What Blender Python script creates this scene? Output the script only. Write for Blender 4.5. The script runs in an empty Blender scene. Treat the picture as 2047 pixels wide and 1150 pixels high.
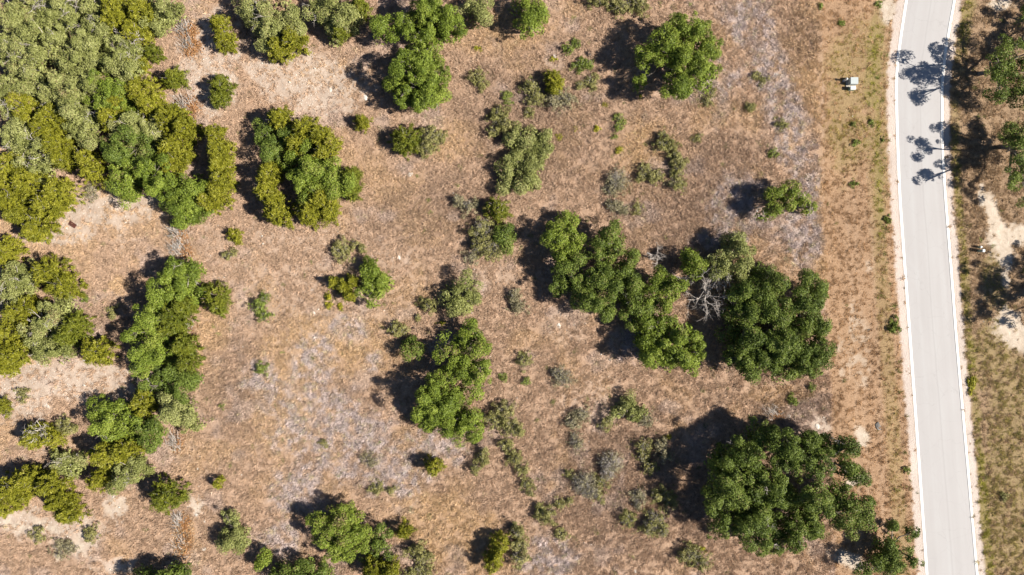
import bpy, math, random
import numpy as np
from mathutils import Vector

# ------------------------------------------------------------------ camera, sky, sun, exposure
SC = bpy.context.scene
COL = SC.collection
CAM_H = 91.0            # metres above the ground, drone looking straight down
PXM = 15.0              # photograph pixels per metre on the ground
cam_data = bpy.data.cameras.new('camera')
cam_data.sensor_width = 36.0
cam_data.lens = 24.0
cam_data.clip_end = 9000.0
cam = bpy.data.objects.new('camera', cam_data)
COL.objects.link(cam)
cam.location = (0, 0, CAM_H)
cam.rotation_euler = (0, 0, 0)
SC.camera = cam

SUN_EL = math.radians(42)
SUN_DIR = Vector((0.976 * math.cos(SUN_EL), -0.215 * math.cos(SUN_EL), math.sin(SUN_EL))).normalized()
world = bpy.data.worlds.new('World')
SC.world = world
world.use_nodes = True
wn = world.node_tree.nodes
sky = wn.new('ShaderNodeTexSky')
sky.sky_type = 'NISHITA'
sky.sun_disc = False
sky.sun_elevation = SUN_EL
sky.sun_rotation = math.atan2(SUN_DIR.x, SUN_DIR.y)
sky.altitude = 900
sky.air_density = 0.8
sky.dust_density = 0.3
world.node_tree.links.new(sky.outputs[0], wn['Background'].inputs[0])
wn['Background'].inputs[1].default_value = 0.05
sun_data = bpy.data.lights.new('sun', 'SUN')
sun_data.energy = 5.0
sun_data.angle = math.radians(0.55)
sun_data.color = (1.0, 0.93, 0.82)
sun = bpy.data.objects.new('sun', sun_data)
COL.objects.link(sun)
sun.location = SUN_DIR * 200
sun.rotation_euler = (-SUN_DIR).to_track_quat('-Z', 'Y').to_euler()
SC.view_settings.view_transform = 'Standard'
SC.view_settings.look = 'None'
SC.view_settings.gamma = 1.0
SC.view_settings.use_curve_mapping = False
SC.view_settings.exposure = 0.95
SC.cycles.max_bounces = 5
SC.cycles.diffuse_bounces = 1
SC.cycles.glossy_bounces = 2
SC.cycles.transmission_bounces = 3

# ------------------------------------------------------------------ helpers
RNG = np.random.default_rng(7)
random.seed(7)

def W(px, py, z=0.0):
    """photograph pixel -> world x, y of a point at height z"""
    k = (CAM_H - z) / CAM_H / PXM
    return (px - 1023.5) * k, (575.0 - py) * k

_tab = np.random.default_rng(99).random((8, 256, 256))
def vnoise(x, y, s=0):
    xi = np.floor(x).astype(int); yi = np.floor(y).astype(int)
    fx = x - xi; fy = y - yi
    fx = fx * fx * (3 - 2 * fx); fy = fy * fy * (3 - 2 * fy)
    t = _tab[s % 8]
    x0 = (xi + 37 * s) & 255; x1 = (x0 + 1) & 255; y0 = (yi + 91 * s) & 255; y1 = (y0 + 1) & 255
    a = t[y0, x0]; b = t[y0, x1]; c = t[y1, x0]; d = t[y1, x1]
    return (a * (1 - fx) + b * fx) * (1 - fy) + (c * (1 - fx) + d * fx) * fy
def fbm(x, y, s=0, o=4):
    v = 0; a = 0.5; n = 0
    for i in range(o):
        v = v + a * vnoise(x, y, s + i); n += a
        x = x * 2.03 + 11.3; y = y * 2.03 + 5.7; a *= 0.5
    return v / n
def sstep(a, b, x):
    t = np.clip((x - a) / (b - a), 0, 1)
    return t * t * (3 - 2 * t)

def mesh_from(name, verts, faces, nper, attrs=None):
    """verts (n,3), faces (m,nper)"""
    me = bpy.data.meshes.new(name)
    n = len(verts); m = len(faces)
    me.vertices.add(n)
    me.vertices.foreach_set('co', np.asarray(verts, np.float32).ravel())
    me.loops.add(m * nper)
    me.loops.foreach_set('vertex_index', np.asarray(faces, np.int32).ravel())
    me.polygons.add(m)
    me.polygons.foreach_set('loop_start', np.arange(0, m * nper, nper, dtype=np.int32))
    me.update(calc_edges=True)
    for k, v in (attrs or {}).items():
        a = me.attributes.new(k, 'FLOAT', 'POINT')
        a.data.foreach_set('value', np.asarray(v, np.float32).ravel())
    return me

def link(name, me, mat=None, parent=None, loc=None):
    o = bpy.data.objects.new(name, me)
    COL.objects.link(o)
    if me is not None and mat is not None and not me.materials:
        me.materials.append(mat)
    if parent is not None:
        o.parent = parent
    if loc is not None:
        o.location = loc
    return o

def tag(o, label, cat, group=None):
    o['label'] = label; o['category'] = cat
    if group: o['group'] = group
    return o

class Tubes:
    """collects tapered tubes"""
    def __init__(self, sides=5):
        self.v = []; self.f = []; self.n = 0; self.s = sides
    def add(self, pts, rad):
        pts = np.asarray(pts, float); k = len(pts); s = self.s
        rad = np.broadcast_to(np.asarray(rad, float), (k,)) if np.ndim(rad) else np.full(k, float(rad))
        d = np.gradient(pts, axis=0)
        d /= np.linalg.norm(d, axis=1, keepdims=True) + 1e-9
        ref = np.where(np.abs(d[:, 2:3]) > 0.8, np.array([[1.0, 0, 0]]), np.array([[0, 0, 1.0]]))
        u = np.cross(d, ref); u /= np.linalg.norm(u, axis=1, keepdims=True) + 1e-9
        w = np.cross(d, u)
        a = np.arange(s) * 2 * math.pi / s
        ring = pts[:, None, :] + rad[:, None, None] * (np.cos(a)[None, :, None] * u[:, None, :] + np.sin(a)[None, :, None] * w[:, None, :])
        self.v.append(ring.reshape(-1, 3))
        i = np.arange(k - 1)[:, None] * s; j = np.arange(s)[None, :]; j2 = (j + 1) % s
        q = np.stack([i + j, i + j2, i + s + j2, i + s + j], -1).reshape(-1, 4) + self.n
        self.f.append(q); self.n += k * s
    def mesh(self, name):
        return mesh_from(name, np.concatenate(self.v), np.concatenate(self.f), 4)

def norm(a):
    return a / (np.linalg.norm(a, axis=-1, keepdims=True) + 1e-9)
def rand_dirs(n, rng, zmin=-1.0, zmax=1.0):
    z = rng.uniform(zmin, zmax, n); t = rng.uniform(0, 2 * math.pi, n); r = np.sqrt(1 - z * z)
    return np.stack([r * np.cos(t), r * np.sin(t), z], -1)

def leaf_arrays(pos, nrm, rng, length, width, along=None):
    """one pointed face per leaf spray"""
    n = len(pos)
    t = rng.normal(size=(n, 3)) if along is None else along + 0.55 * rng.normal(size=(n, 3))
    t = norm(t - nrm * np.sum(t * nrm, 1, keepdims=True))
    b = np.cross(nrm, t)
    L = length * rng.uniform(0.6, 1.35, (n, 1)); Wd = width * rng.uniform(0.6, 1.35, (n, 1))
    bend = rng.uniform(-0.25, 0.25, (n, 1)) * L
    v = np.empty((n, 3, 3))
    v[:, 0] = pos - t * L * 0.4 + b * Wd * 0.5 + nrm * bend * 0.5
    v[:, 1] = pos + t * L * 0.6 - nrm * 0.12 * L
    v[:, 2] = pos - t * L * 0.4 - b * Wd * 0.5 - nrm * bend * 0.5
    return v.reshape(-1, 3)
def leaf_mesh(name, v, tint):
    n = len(v) // 3
    return mesh_from(name, v, np.arange(n * 3).reshape(n, 3), 3, {'tint': np.repeat(tint, 3)})

# ------------------------------------------------------------------ materials
def new_mat(name):
    m = bpy.data.materials.new(name); m.use_nodes = True
    nt = m.node_tree
    return m, nt, nt.nodes, nt.links, nt.nodes['Principled BSDF']
def ramp(nodes, stops):
    r = nodes.new('ShaderNodeValToRGB')
    while len(r.color_ramp.elements) < len(stops):
        r.color_ramp.elements.new(0.5)
    for e, (p, c) in zip(r.color_ramp.elements, stops):
        e.position = p; e.color = (*c, 1)
    return r
def attr(nodes, name, kind='GEOMETRY'):
    a = nodes.new('ShaderNodeAttribute'); a.attribute_name = name; a.attribute_type = kind
    return a
def math_n(nt, op, a, b=None):
    n = nt.nodes.new('ShaderNodeMath'); n.operation = op
    for i, x in enumerate((a, b)):
        if x is None: continue
        if isinstance(x, (int, float)): n.inputs[i].default_value = x
        else: nt.links.new(x, n.inputs[i])
    return n.outputs[0]
def mix_col(nt, fac, a, b, mode='MIX'):
    n = nt.nodes.new('ShaderNodeMix'); n.data_type = 'RGBA'; n.blend_type = mode
    for s, x in ((n.inputs[0], fac), (n.inputs[6], a), (n.inputs[7], b)):
        if isinstance(x, (int, float)): s.default_value = x
        elif isinstance(x, tuple): s.default_value = (*x, 1)
        else: nt.links.new(x, s)
    return n.outputs[2]
def noise_n(nt, scale, detail=3, rough=0.6, vec=None, dist=0.0):
    n = nt.nodes.new('ShaderNodeTexNoise')
    n.inputs['Scale'].default_value = scale; n.inputs['Detail'].default_value = detail
    n.inputs['Roughness'].default_value = rough; n.inputs['Distortion'].default_value = dist
    if vec is not None: nt.links.new(vec, n.inputs['Vector'])
    return n

def leaf_mat(name, lo, mid, hi, trans=0.07, dead=(0.20, 0.15, 0.07)):
    m, nt, N, L, bs = new_mat(name)
    at = attr(N, 'tint')
    oi = N.new('ShaderNodeObjectInfo')
    f = math_n(nt, 'ADD', at.outputs['Fac'], math_n(nt, 'MULTIPLY', math_n(nt, 'SUBTRACT', oi.outputs['Random'], 0.5), 0.22))
    r = ramp(N, [(0.0, lo), (0.5, mid), (0.93, hi), (1.0, dead)])
    L.new(f, r.inputs[0])
    L.new(r.outputs[0], bs.inputs['Base Color'])
    bs.inputs['Roughness'].default_value = 0.55
    bs.inputs['Specular IOR Level'].default_value = 0.25
    tr = N.new('ShaderNodeBsdfTranslucent'); L.new(r.outputs[0], tr.inputs[0])
    mx = N.new('ShaderNodeMixShader'); mx.inputs[0].default_value = trans
    L.new(bs.outputs[0], mx.inputs[1]); L.new(tr.outputs[0], mx.inputs[2])
    L.new(mx.outputs[0], N['Material Output'].inputs[0])
    return m

def rough_mat(name, c1, c2, scale=6.0, rough=0.85, bump=0.4):
    m, nt, N, L, bs = new_mat(name)
    tc = N.new('ShaderNodeTexCoord')
    n = noise_n(nt, scale, 5, 0.65, tc.outputs['Object'])
    r = ramp(N, [(0.3, c1), (0.7, c2)])
    L.new(n.outputs[0], r.inputs[0]); L.new(r.outputs[0], bs.inputs['Base Color'])
    bs.inputs['Roughness'].default_value = rough
    b = N.new('ShaderNodeBump'); b.inputs['Strength'].default_value = bump; b.inputs['Distance'].default_value = 0.03
    L.new(n.outputs[0], b.inputs['Height']); L.new(b.outputs[0], bs.inputs['Normal'])
    return m

M_LEAF = {
    'ob': leaf_mat('oak_leaf_bright', (0.085, 0.122, 0.014), (0.170, 0.225, 0.026), (0.265, 0.315, 0.052)),
    'od': leaf_mat('oak_leaf_deep', (0.060, 0.088, 0.014), (0.120, 0.165, 0.025), (0.195, 0.245, 0.045)),
    'op': leaf_mat('oak_leaf_dusty', (0.145, 0.160, 0.040), (0.245, 0.262, 0.080), (0.340, 0.345, 0.135)),
    'ju': leaf_mat('juniper_leaf', (0.100, 0.106, 0.009), (0.205, 0.205, 0.014), (0.320, 0.305, 0.036)),
    'jd': leaf_mat('juniper_leaf_deep', (0.080, 0.098, 0.010), (0.145, 0.162, 0.014), (0.220, 0.228, 0.028)),
    'so': leaf_mat('shrub_leaf_olive', (0.150, 0.148, 0.044), (0.250, 0.238, 0.078), (0.345, 0.320, 0.130)),
    'sg': leaf_mat('shrub_leaf_grey', (0.180, 0.160, 0.092), (0.285, 0.255, 0.145), (0.390, 0.350, 0.215)),
    'wy': leaf_mat('weed_leaf_yellow', (0.200, 0.195, 0.012), (0.300, 0.285, 0.020), (0.420, 0.380, 0.030)),
    'wg': leaf_mat('weed_leaf_green', (0.100, 0.135, 0.020), (0.180, 0.225, 0.040), (0.270, 0.300, 0.075)),
    'br': leaf_mat('dead_needles', (0.24, 0.11, 0.050), (0.40, 0.20, 0.080), (0.50, 0.30, 0.15), 0.1),
}
M_BARK = rough_mat('bark', (0.085, 0.070, 0.055), (0.20, 0.175, 0.145), 5)
M_TWIG = rough_mat('grey_twig', (0.26, 0.23, 0.20), (0.48, 0.44, 0.39), 3)
M_TWIGP = rough_mat('pale_twig', (0.40, 0.35, 0.31), (0.66, 0.60, 0.55), 3)
M_ROCK = rough_mat('limestone', (0.42, 0.38, 0.33), (0.72, 0.68, 0.62), 7)
M_DARKROCK = rough_mat('dark_stone', (0.05, 0.05, 0.05), (0.16, 0.15, 0.14), 8)

# ------------------------------------------------------------------ road line (photograph pixels, ground level)
KL = np.array([(1840, -260), (1815, -40), (1809, 0), (1798, 70), (1791, 125), (1788.5, 165), (1789, 205), (1791, 280), (1795.5, 390), (1805, 525), (1815, 660),
               (1823, 770), (1837, 965), (1850, 1150), (1868, 1400)], float)      # outer left side of the roadway
KR = np.array([(1935, -260), (1917, -40), (1911, 0), (1898, 70), (1890.5, 125), (1887, 165), (1886, 205), (1886, 280), (1892, 390), (1903, 525), (1913, 660),
               (1922.5, 770), (1940, 965), (1956, 1150), (1978, 1400)], float)
def edge_x(K, v):
    return np.interp(v, K[:, 1], K[:, 0])

# ------------------------------------------------------------------ ground zones, as functions of ground position in photograph pixels
def blob(u, v, wob, cx, cy, rx, ry, ang=0.0, soft=0.35):
    c, s = math.cos(math.radians(ang)), math.sin(math.radians(ang))
    du = u - cx; dv = v - cy
    a = (du * c + dv * s) / rx; b = (-du * s + dv * c) / ry
    d = np.sqrt(a * a + b * b) + (wob - 0.5) * 1.3
    return 1 - sstep(1 - soft, 1 + soft, d)

GREY = [(628, 715, 45, 50, -30), (520, 752, 38, 32, 0), (690, 652, 45, 22, 20), (745, 725, 18, 26, 0), (650, 850, 120, 80, 20), (730, 905, 120, 60, 30),
        (590, 975, 60, 40, -30), (880, 890, 60, 30, 20), (560, 1080, 40, 40, 0), (1490, 40, 55, 50, 30), (1545, 150, 40, 90, -15), (1585, 270, 42, 80, -25),
        (1615, 400, 28, 80, -5), (1600, 470, 40, 60, 0), (1440, 480, 60, 20, 0), (1420, 160, 60, 40, 0), (900, 690, 40, 25, 0), (1260, 690, 40, 35, 0),
        (800, 960, 50, 30, 0), (1100, 1110, 60, 40, 0), (1480, 410, 60, 60, 0)]
ROCK = [(230, 1015, 30, 28, 0), (60, 1050, 75, 30, 15), (45, 1045, 45, 20, 10), (230, 1010, 24, 24, 0), (165, 1070, 40, 40, 0), (240, 1130, 40, 14, 0), (210, 420, 130, 40, -5), (420, 150, 60, 90, 0),
        (620, 165, 120, 60, 10), (330, 25, 25, 20, 0), (110, 470, 90, 20, 0), (160, 760, 190, 40, 0), (390, 1010, 20, 20, 30), (1640, 850, 22, 18, 0), (40, 780, 60, 60, 0), (430, 75, 40, 60, 0),
        (560, 130, 60, 40, 0)]
BARE = [(1985, 425, 14, 50, -15), (2005, 480, 34, 34, 20), (2040, 470, 20, 22, 0), (2010, 520, 14, 22, 0), (2020, 655, 32, 40, -30), (2045, 690, 16, 20, 0), (2000, 5, 26, 16, 0),
        (1722, 875, 15, 20, 0), (1712, 962, 24, 8, -20),
        (1700, 1120, 40, 14, 20), (2010, 560, 8, 16, 0), (1962, 390, 6, 30, 0), (1775, 20, 16, 24, 0)]
GOLD = [(680, 690, 130, 60, 15), (560, 800, 70, 110, 0), (420, 680, 40, 70, 0), (1640, 90, 60, 130, 0), (1650, 420, 20, 200, 0), (900, 280, 60, 40, 0), (1290, 300, 60, 60, 0),
        (240, 570, 22, 18, 0), (880, 1050, 120, 60, 20), (1040, 60, 60, 40, 0), (1560, 790, 60, 20, 0), (370, 1080, 25, 50, 0), (1440, 560, 60, 30, 0)]
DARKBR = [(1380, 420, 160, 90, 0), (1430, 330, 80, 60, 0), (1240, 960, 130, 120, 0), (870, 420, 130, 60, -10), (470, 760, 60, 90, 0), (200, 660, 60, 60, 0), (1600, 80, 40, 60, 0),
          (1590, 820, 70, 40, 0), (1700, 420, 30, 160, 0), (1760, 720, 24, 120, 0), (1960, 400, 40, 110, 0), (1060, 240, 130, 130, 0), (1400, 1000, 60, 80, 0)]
GREEN = [(1740, 120, 40, 90, 0), (1762, 320, 14, 160, 0), (1690, 130, 40, 60, 0), (1980, 700, 40, 80, 20), (2020, 900, 50, 240, 0), (2040, 1000, 30, 160, 0), (2030, 1090, 40, 80, 0), (1975, 1050, 30, 120, 0), (1985, 560, 26, 60, 0), (1690, 260, 40, 90, 0)]

def zones(u, v):
    wob = fbm(u / 22.0, v / 22.0, 1, 4)
    wob2 = fbm(u / 9.0, v / 9.0, 3, 3)
    wv = 0.5 * (wob + wob2)
    z = {}
    acc = lambda lst: np.clip(sum(blob(u, v, wv, *b) for b in lst), 0, 1)
    CH = acc([(800, 515, 30, 15, 0), (1110, 120, 26, 26, 0), (1130, 650, 40, 40, 0), (980, 560, 50, 35, 0), (1180, 800, 70, 50, 0), (740, 160, 40, 30, 0), (640, 560, 200, 120, 0)])
    z['grey'] = acc(GREY); z['rock'] = acc(ROCK); z['bare'] = acc(BARE); z['gold'] = acc(GOLD); z['darkbr'] = acc(DARKBR); z['green'] = acc(GREEN)
    kl = edge_x(KL, v); kr = edge_x(KR, v)
    bx = np.interp(v, [-200, 0, 400, 800, 1150, 1400], [1640, 1640, 1643, 1662, 1672, 1680]) + (wob2 - 0.5) * 10
    mow = sstep(-3, 3, u - bx) * sstep(-3, 3, kl - u)
    right = sstep(-2, 2, u - kr)
    z['mow'] = np.clip(mow, 0, 1)
    dl = kl - u; dr = u - kr
    jl = (wob2 - 0.5) * 9
    z['gravel'] = np.clip(sstep(-2, 1, dl) * (1 - sstep(12, 19, dl + jl)) + sstep(-2, 1, dr) * (1 - sstep(11, 17, dr + jl)), 0, 1)
    z['bare'] = np.clip(z['bare'] + 0.55 * acc([(1725, 745, 16, 26, 0), (1690, 730, 20, 30, 0), (1705, 630, 8, 34, 0), (1735, 535, 10, 14, 0), (1680, 690, 10, 20, 0), (1720, 690, 22, 60, 0)]) * sstep(0.40, 0.62, wob2), 0, 1)
    z['bare'] = np.clip(z['bare'] + 0.85 * acc([(45, 1045, 45, 18, 12), (105, 1052, 28, 14, 10), (230, 1012, 24, 24, 0), (165, 1085, 16, 28, -10), (245, 1138, 22, 10, 0), (390, 1012, 16, 12, 30), (115, 1115, 12, 10, 0)]) * sstep(0.36, 0.58, wob2), 0, 1)
    z['verge'] = right
    strip = sstep(14, 19, dr + jl) * (1 - sstep(27, 36, dr + jl)) * sstep(60, 340, v + 0 * u)
    strip2 = sstep(14, 19, dr + jl) * (1 - sstep(34, 48, dr + jl)) * (1 - sstep(80, 160, v))
    stripl = sstep(26, 34, dl + jl) * (1 - sstep(52, 66, dl + jl)) * 0.45
    z['green'] = np.clip(z['green'] * 0.55 + 0.75 * strip + 0.8 * strip2 + stripl * sstep(0, 1, mow), 0, 1)
    z['rock'] = np.clip(z['rock'] + 0.28 * CH, 0, 1)
    rd = sstep(-1, 1, u - kl) * sstep(-1, 1, kr - u)
    z['road'] = rd
    track = np.exp(-((u - bx - 2) / 2.2) ** 2) * (1 - sstep(360, 460, v)) * 0.9
    for off, wdt in ((52, 3.5), (66, 3.0), (96, 3.5)):
        track = track + 0.5 * np.exp(-((u - bx - off - 6 * (fbm(v / 160., v * 0 + off, 5, 2) - 0.5)) / wdt) ** 2) * sstep(320, 460, v)
    z['track'] = np.clip(track, 0, 1)
    stripe = sstep(0.46, 0.66, fbm((u - bx) / 7.0, v / 210.0, 7, 3))
    z['darkbr'] = np.clip(z['darkbr'] + 0.9 * stripe * mow, 0, 1)
    for k in ('grey', 'rock', 'gold'):
        z[k] = z[k] * (1 - 0.85 * mow) * (1 - right)
    # looser patches everywhere, so no surface is even
    patch = fbm(u / 75.0, v / 75.0, 4, 4)
    z['gold'] = np.clip(z['gold'] * 0.8 + 0.55 * sstep(0.52, 0.72, patch) * (1 - right), 0, 1)
    patch = fbm(u / 48.0 + 9, v / 48.0, 6, 4)
    z['grey'] = np.clip(z['grey'] * (0.15 + 0.85 * sstep(0.38, 0.62, fbm(u / 10.0, v / 10.0, 0, 4))) + 0.35 * sstep(0.56, 0.74, patch) * (1 - mow) * (1 - right), 0, 1)
    patch = fbm(u / 60.0 + 19, v / 60.0 + 4, 2, 4)
    z['rock'] = np.clip(z['rock'] + 0.30 * sstep(0.58, 0.74, patch) * (1 - mow) * (1 - right) * sstep(700, 300, u), 0, 1)
    return z

def ground_h(x, y):
    u = x * PXM + 1023.5; v = 575.0 - y * PXM
    near = sstep(1600, 1650, u) * (1 - sstep(1980, 2040, u))
    h = (fbm(x * 0.9, y * 0.9, 2, 3) - 0.5) * 0.16 + (fbm(x * 3.1, y * 3.1, 5, 2) - 0.5) * 0.10
    h = h * (1 - 0.8 * near)
    dist = np.maximum(edge_x(KL, v) - u, u - edge_x(KR, v))
    h = h * sstep(6, 26, dist) - 0.06 * (1 - sstep(-9, -2, dist))
    return h

# ------------------------------------------------------------------ the ground sheet
def axis(half, step, out):
    a = np.arange(0, half + step / 2, step)
    t = []; s = step; p = a[-1]
    while p < out:
        s *= 1.6; p += s; t.append(p)
    a = np.concatenate([a, t])
    return np.concatenate([-a[:0:-1], a])
gx = axis(72.0, 0.25, 4000.0); gy = axis(42.0, 0.25, 4000.0)
X, Y = np.meshgrid(gx, gy)
X = X.ravel(); Y = Y.ravel()
U = X * PXM + 1023.5; V = 575.0 - Y * PXM
Z = ground_h(X, Y)
zz = zones(U, V)
nx, ny = len(gx), len(gy)
ii = (np.arange(ny - 1)[:, None] * nx + np.arange(nx - 1)[None, :]).ravel()
faces = np.stack([ii, ii + 1, ii + nx + 1, ii + nx], -1)
gme = mesh_from('ground', np.stack([X, Y, Z], -1), faces, 4, {k: zz[k] for k in ('grey', 'rock', 'bare', 'gold', 'darkbr', 'green', 'mow', 'gravel', 'verge', 'track')})

def ground_mat():
    m, nt, N, L, bs = new_mat('ground_soil')
    geo = N.new('ShaderNodeNewGeometry'); pos = geo.outputs['Position']
    n_big = noise_n(nt, 0.16, 5, 0.6, pos)
    n_mid = noise_n(nt, 1.3, 5, 0.7, pos, 0.4)
    n_fine = noise_n(nt, 5.5, 4, 0.75, pos, 0.6)
    n_grit = noise_n(nt, 17.0, 3, 0.7, pos)
    A = {k: attr(N, k).outputs['Fac'] for k in ('grey', 'rock', 'bare', 'gold', 'darkbr', 'green', 'mow', 'gravel', 'verge', 'track')}
    def lay(base, fac, c1, c2, noise):
        r = ramp(N, [(0.3, c1), (0.7, c2)]); L.new(noise.outputs[0], r.inputs[0])
        return mix_col(nt, fac, base, r.outputs[0])
    r0 = ramp(N, [(0.30, (0.190, 0.116, 0.076)), (0.5, (0.350, 0.230, 0.160)), (0.72, (0.490, 0.345, 0.250))])
    fmix = math_n(nt, 'ADD', math_n(nt, 'MULTIPLY', n_fine.outputs[0], 0.55), math_n(nt, 'MULTIPLY', n_mid.outputs[0], 0.45))
    L.new(fmix, r0.inputs[0])
    c = r0.outputs[0]
    c = lay(c, math_n(nt, 'MULTIPLY', A['gold'], 0.65), (0.25, 0.14, 0.070), (0.44, 0.29, 0.165), n_fine)
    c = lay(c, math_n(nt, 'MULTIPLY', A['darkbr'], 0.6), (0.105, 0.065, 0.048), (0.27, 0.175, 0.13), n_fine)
    c = lay(c, math_n(nt, 'MULTIPLY', A['grey'], 0.88), (0.20, 0.155, 0.140), (0.56, 0.470, 0.450), n_fine)
    c = lay(c, math_n(nt, 'MULTIPLY', A['mow'], 0.75), (0.20, 0.108, 0.054), (0.45, 0.285, 0.165), n_fine)
    c = lay(c, math_n(nt, 'MULTIPLY', A['verge'], 0.8), (0.14, 0.085, 0.045), (0.36, 0.25, 0.155), n_fine)
    c = lay(c, math_n(nt, 'MULTIPLY', A['green'], 0.8), (0.12, 0.10, 0.024), (0.27, 0.225, 0.070), n_fine)
    c = lay(c, math_n(nt, 'MULTIPLY', A['track'], 0.55), (0.34, 0.23, 0.155), (0.48, 0.36, 0.265), n_mid)
    # pale limestone chips showing through
    v = N.new('ShaderNodeTexVoronoi'); v.inputs['Scale'].default_value = 3.4; L.new(pos, v.inputs['Vector'])
    sep = N.new('ShaderNodeSeparateColor'); L.new(v.outputs['Color'], sep.inputs[0])
    chip = math_n(nt, 'MULTIPLY', math_n(nt, 'GREATER_THAN', sep.outputs[0], 0.62), math_n(nt, 'LESS_THAN', v.outputs['Distance'], math_n(nt, 'MULTIPLY', n_grit.outputs[0], 0.42)))
    c = lay(c, math_n(nt, 'MULTIPLY', A['rock'], math_n(nt, 'MULTIPLY', n_mid.outputs[0], 1.3)), (0.38, 0.30, 0.245), (0.60, 0.525, 0.46), n_grit)
    c = lay(c, math_n(nt, 'MULTIPLY', chip, math_n(nt, 'ADD', math_n(nt, 'MULTIPLY', A['rock'], 0.85), 0.12)), (0.58, 0.52, 0.45), (0.74, 0.69, 0.63), n_grit)
    c = lay(c, A['bare'], (0.42, 0.34, 0.265), (0.58, 0.51, 0.43), n_mid)
    c = mix_col(nt, 0.12, c, (0.55, 0.42, 0.30))
    c = lay(c, A['gravel'], (0.38, 0.30, 0.26), (0.68, 0.60, 0.54), n_grit)
    hsv = N.new('ShaderNodeHueSaturation'); L.new(c, hsv.inputs['Color'])
    L.new(math_n(nt, 'ADD', math_n(nt, 'MULTIPLY', n_big.outputs[0], 0.5), 0.75), hsv.inputs['Value'])
    L.new(hsv.outputs[0], bs.inputs['Base Color'])
    bs.inputs['Roughness'].default_value = 0.95
    bs.inputs['Specular IOR Level'].default_value = 0.1
    b = N.new('ShaderNodeBump'); b.inputs['Strength'].default_value = 1.0; b.inputs['Distance'].default_value = 0.12
    hh = math_n(nt, 'ADD', n_fine.outputs[0], math_n(nt, 'MULTIPLY', n_grit.outputs[0], 0.35))
    L.new(hh, b.inputs['Height']); L.new(b.outputs[0], bs.inputs['Normal'])
    return m
ground = link('ground', gme, ground_mat())
ground['kind'] = 'structure'
gme.polygons.foreach_set('use_smooth', np.ones(len(faces), bool))

# ------------------------------------------------------------------ road and kerbs
def densify(K, n=160):
    v = np.linspace(K[0, 1], K[-1, 1], n)
    x = np.interp(v, K[:, 1], K[:, 0])
    k = np.array([1, 2, 3, 4, 3, 2, 1], float); k /= k.sum()
    xp = np.concatenate([np.full(3, x[0]) + (np.arange(-3, 0) * (x[1] - x[0])), x, np.full(3, x[-1]) + (np.arange(1, 4) * (x[-1] - x[-2]))])
    xs = np.convolve(xp, k, 'valid')
    return xs, v
lx, lv = densify(KL); rx, rv = densify(KR)
KW = 5.6                                         # kerb width in pixels (0.37 m)
def road_mat():
    m, nt, N, L, bs = new_mat('pale_asphalt')
    uv = N.new('ShaderNodeUVMap'); uv.uv_map = 'UVMap'
    sep = N.new('ShaderNodeSeparateXYZ'); L.new(uv.outputs[0], sep.inputs[0])
    mp = N.new('ShaderNodeMapping'); mp.inputs['Scale'].default_value = (0.9, 0.015, 1); L.new(uv.outputs[0], mp.inputs[0])
    streak = noise_n(nt, 1.0, 4, 0.6, mp.outputs[0])
    mp2 = N.new('ShaderNodeMapping'); mp2.inputs['Scale'].default_value = (0.5, 0.16, 1); L.new(uv.outputs[0], mp2.inputs[0])
    pat = noise_n(nt, 1.0, 5, 0.6, mp2.outputs[0], 0.3)
    grit = noise_n(nt, 30.0, 2, 0.8, uv.outputs[0])
    r = ramp(N, [(0.32, (0.340, 0.326, 0.326)), (0.5, (0.368, 0.354, 0.354)), (0.68, (0.392, 0.385, 0.386))])
    L.new(math_n(nt, 'ADD', math_n(nt, 'MULTIPLY', streak.outputs[0], 0.6), math_n(nt, 'MULTIPLY', pat.outputs[0], 0.4)), r.inputs[0])
    c = mix_col(nt, math_n(nt, 'MULTIPLY', grit.outputs[0], 0.22), r.outputs[0], (0.33, 0.32, 0.32))
    # centre paving seam, slightly wandering
    wn_ = noise_n(nt, 0.12, 2, 0.5, uv.outputs[0])
    d = math_n(nt, 'ABSOLUTE', math_n(nt, 'SUBTRACT', sep.outputs[0], math_n(nt, 'ADD', math_n(nt, 'MULTIPLY', wn_.outputs[0], 0.35), 2.85)))
    seam = math_n(nt, 'SUBTRACT', 1.0, math_n(nt, 'MULTIPLY', d, 7.0))
    seam.node.use_clamp = True
    c = mix_col(nt, math_n(nt, 'MULTIPLY', seam, 0.38), c, (0.27, 0.255, 0.255))
    # faint cross cracks
    vo = N.new('ShaderNodeTexVoronoi'); vo.feature = 'DISTANCE_TO_EDGE'
    mp3 = N.new('ShaderNodeMapping'); mp3.inputs['Scale'].default_value = (0.09, 0.07, 1); L.new(uv.outputs[0], mp3.inputs[0])
    wob = noise_n(nt, 0.8, 4, 0.6, uv.outputs[0])
    add = N.new('ShaderNodeMix'); add.data_type = 'VECTOR'; add.inputs[0].default_value = 0.06
    L.new(mp3.outputs[0], add.inputs[4]); L.new(wob.outputs[1], add.inputs[5]); L.new(add.outputs[1], vo.inputs['Vector'])
    crack = math_n(nt, 'LESS_THAN', vo.outputs['Distance'], 0.0045)
    c = mix_col(nt, math_n(nt, 'MULTIPLY', crack, math_n(nt, 'MULTIPLY', pat.outputs[0], 0.5)), c, (0.22, 0.21, 0.21))
    L.new(c, bs.inputs['Base Color']); bs.inputs['Roughness'].default_value = 0.85
    b = N.new('ShaderNodeBump'); b.inputs['Strength'].default_value = 0.25; b.inputs['Distance'].default_value = 0.01
    L.new(grit.outputs[0], b.inputs['Height']); L.new(b.outputs[0], bs.inputs['Normal'])
    return m
n = len(lx); nc = 9
xs = (lx + KW * 0.6)[:, None] + (rx - lx - KW * 1.2)[:, None] * np.linspace(0, 1, nc)[None, :]
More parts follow.
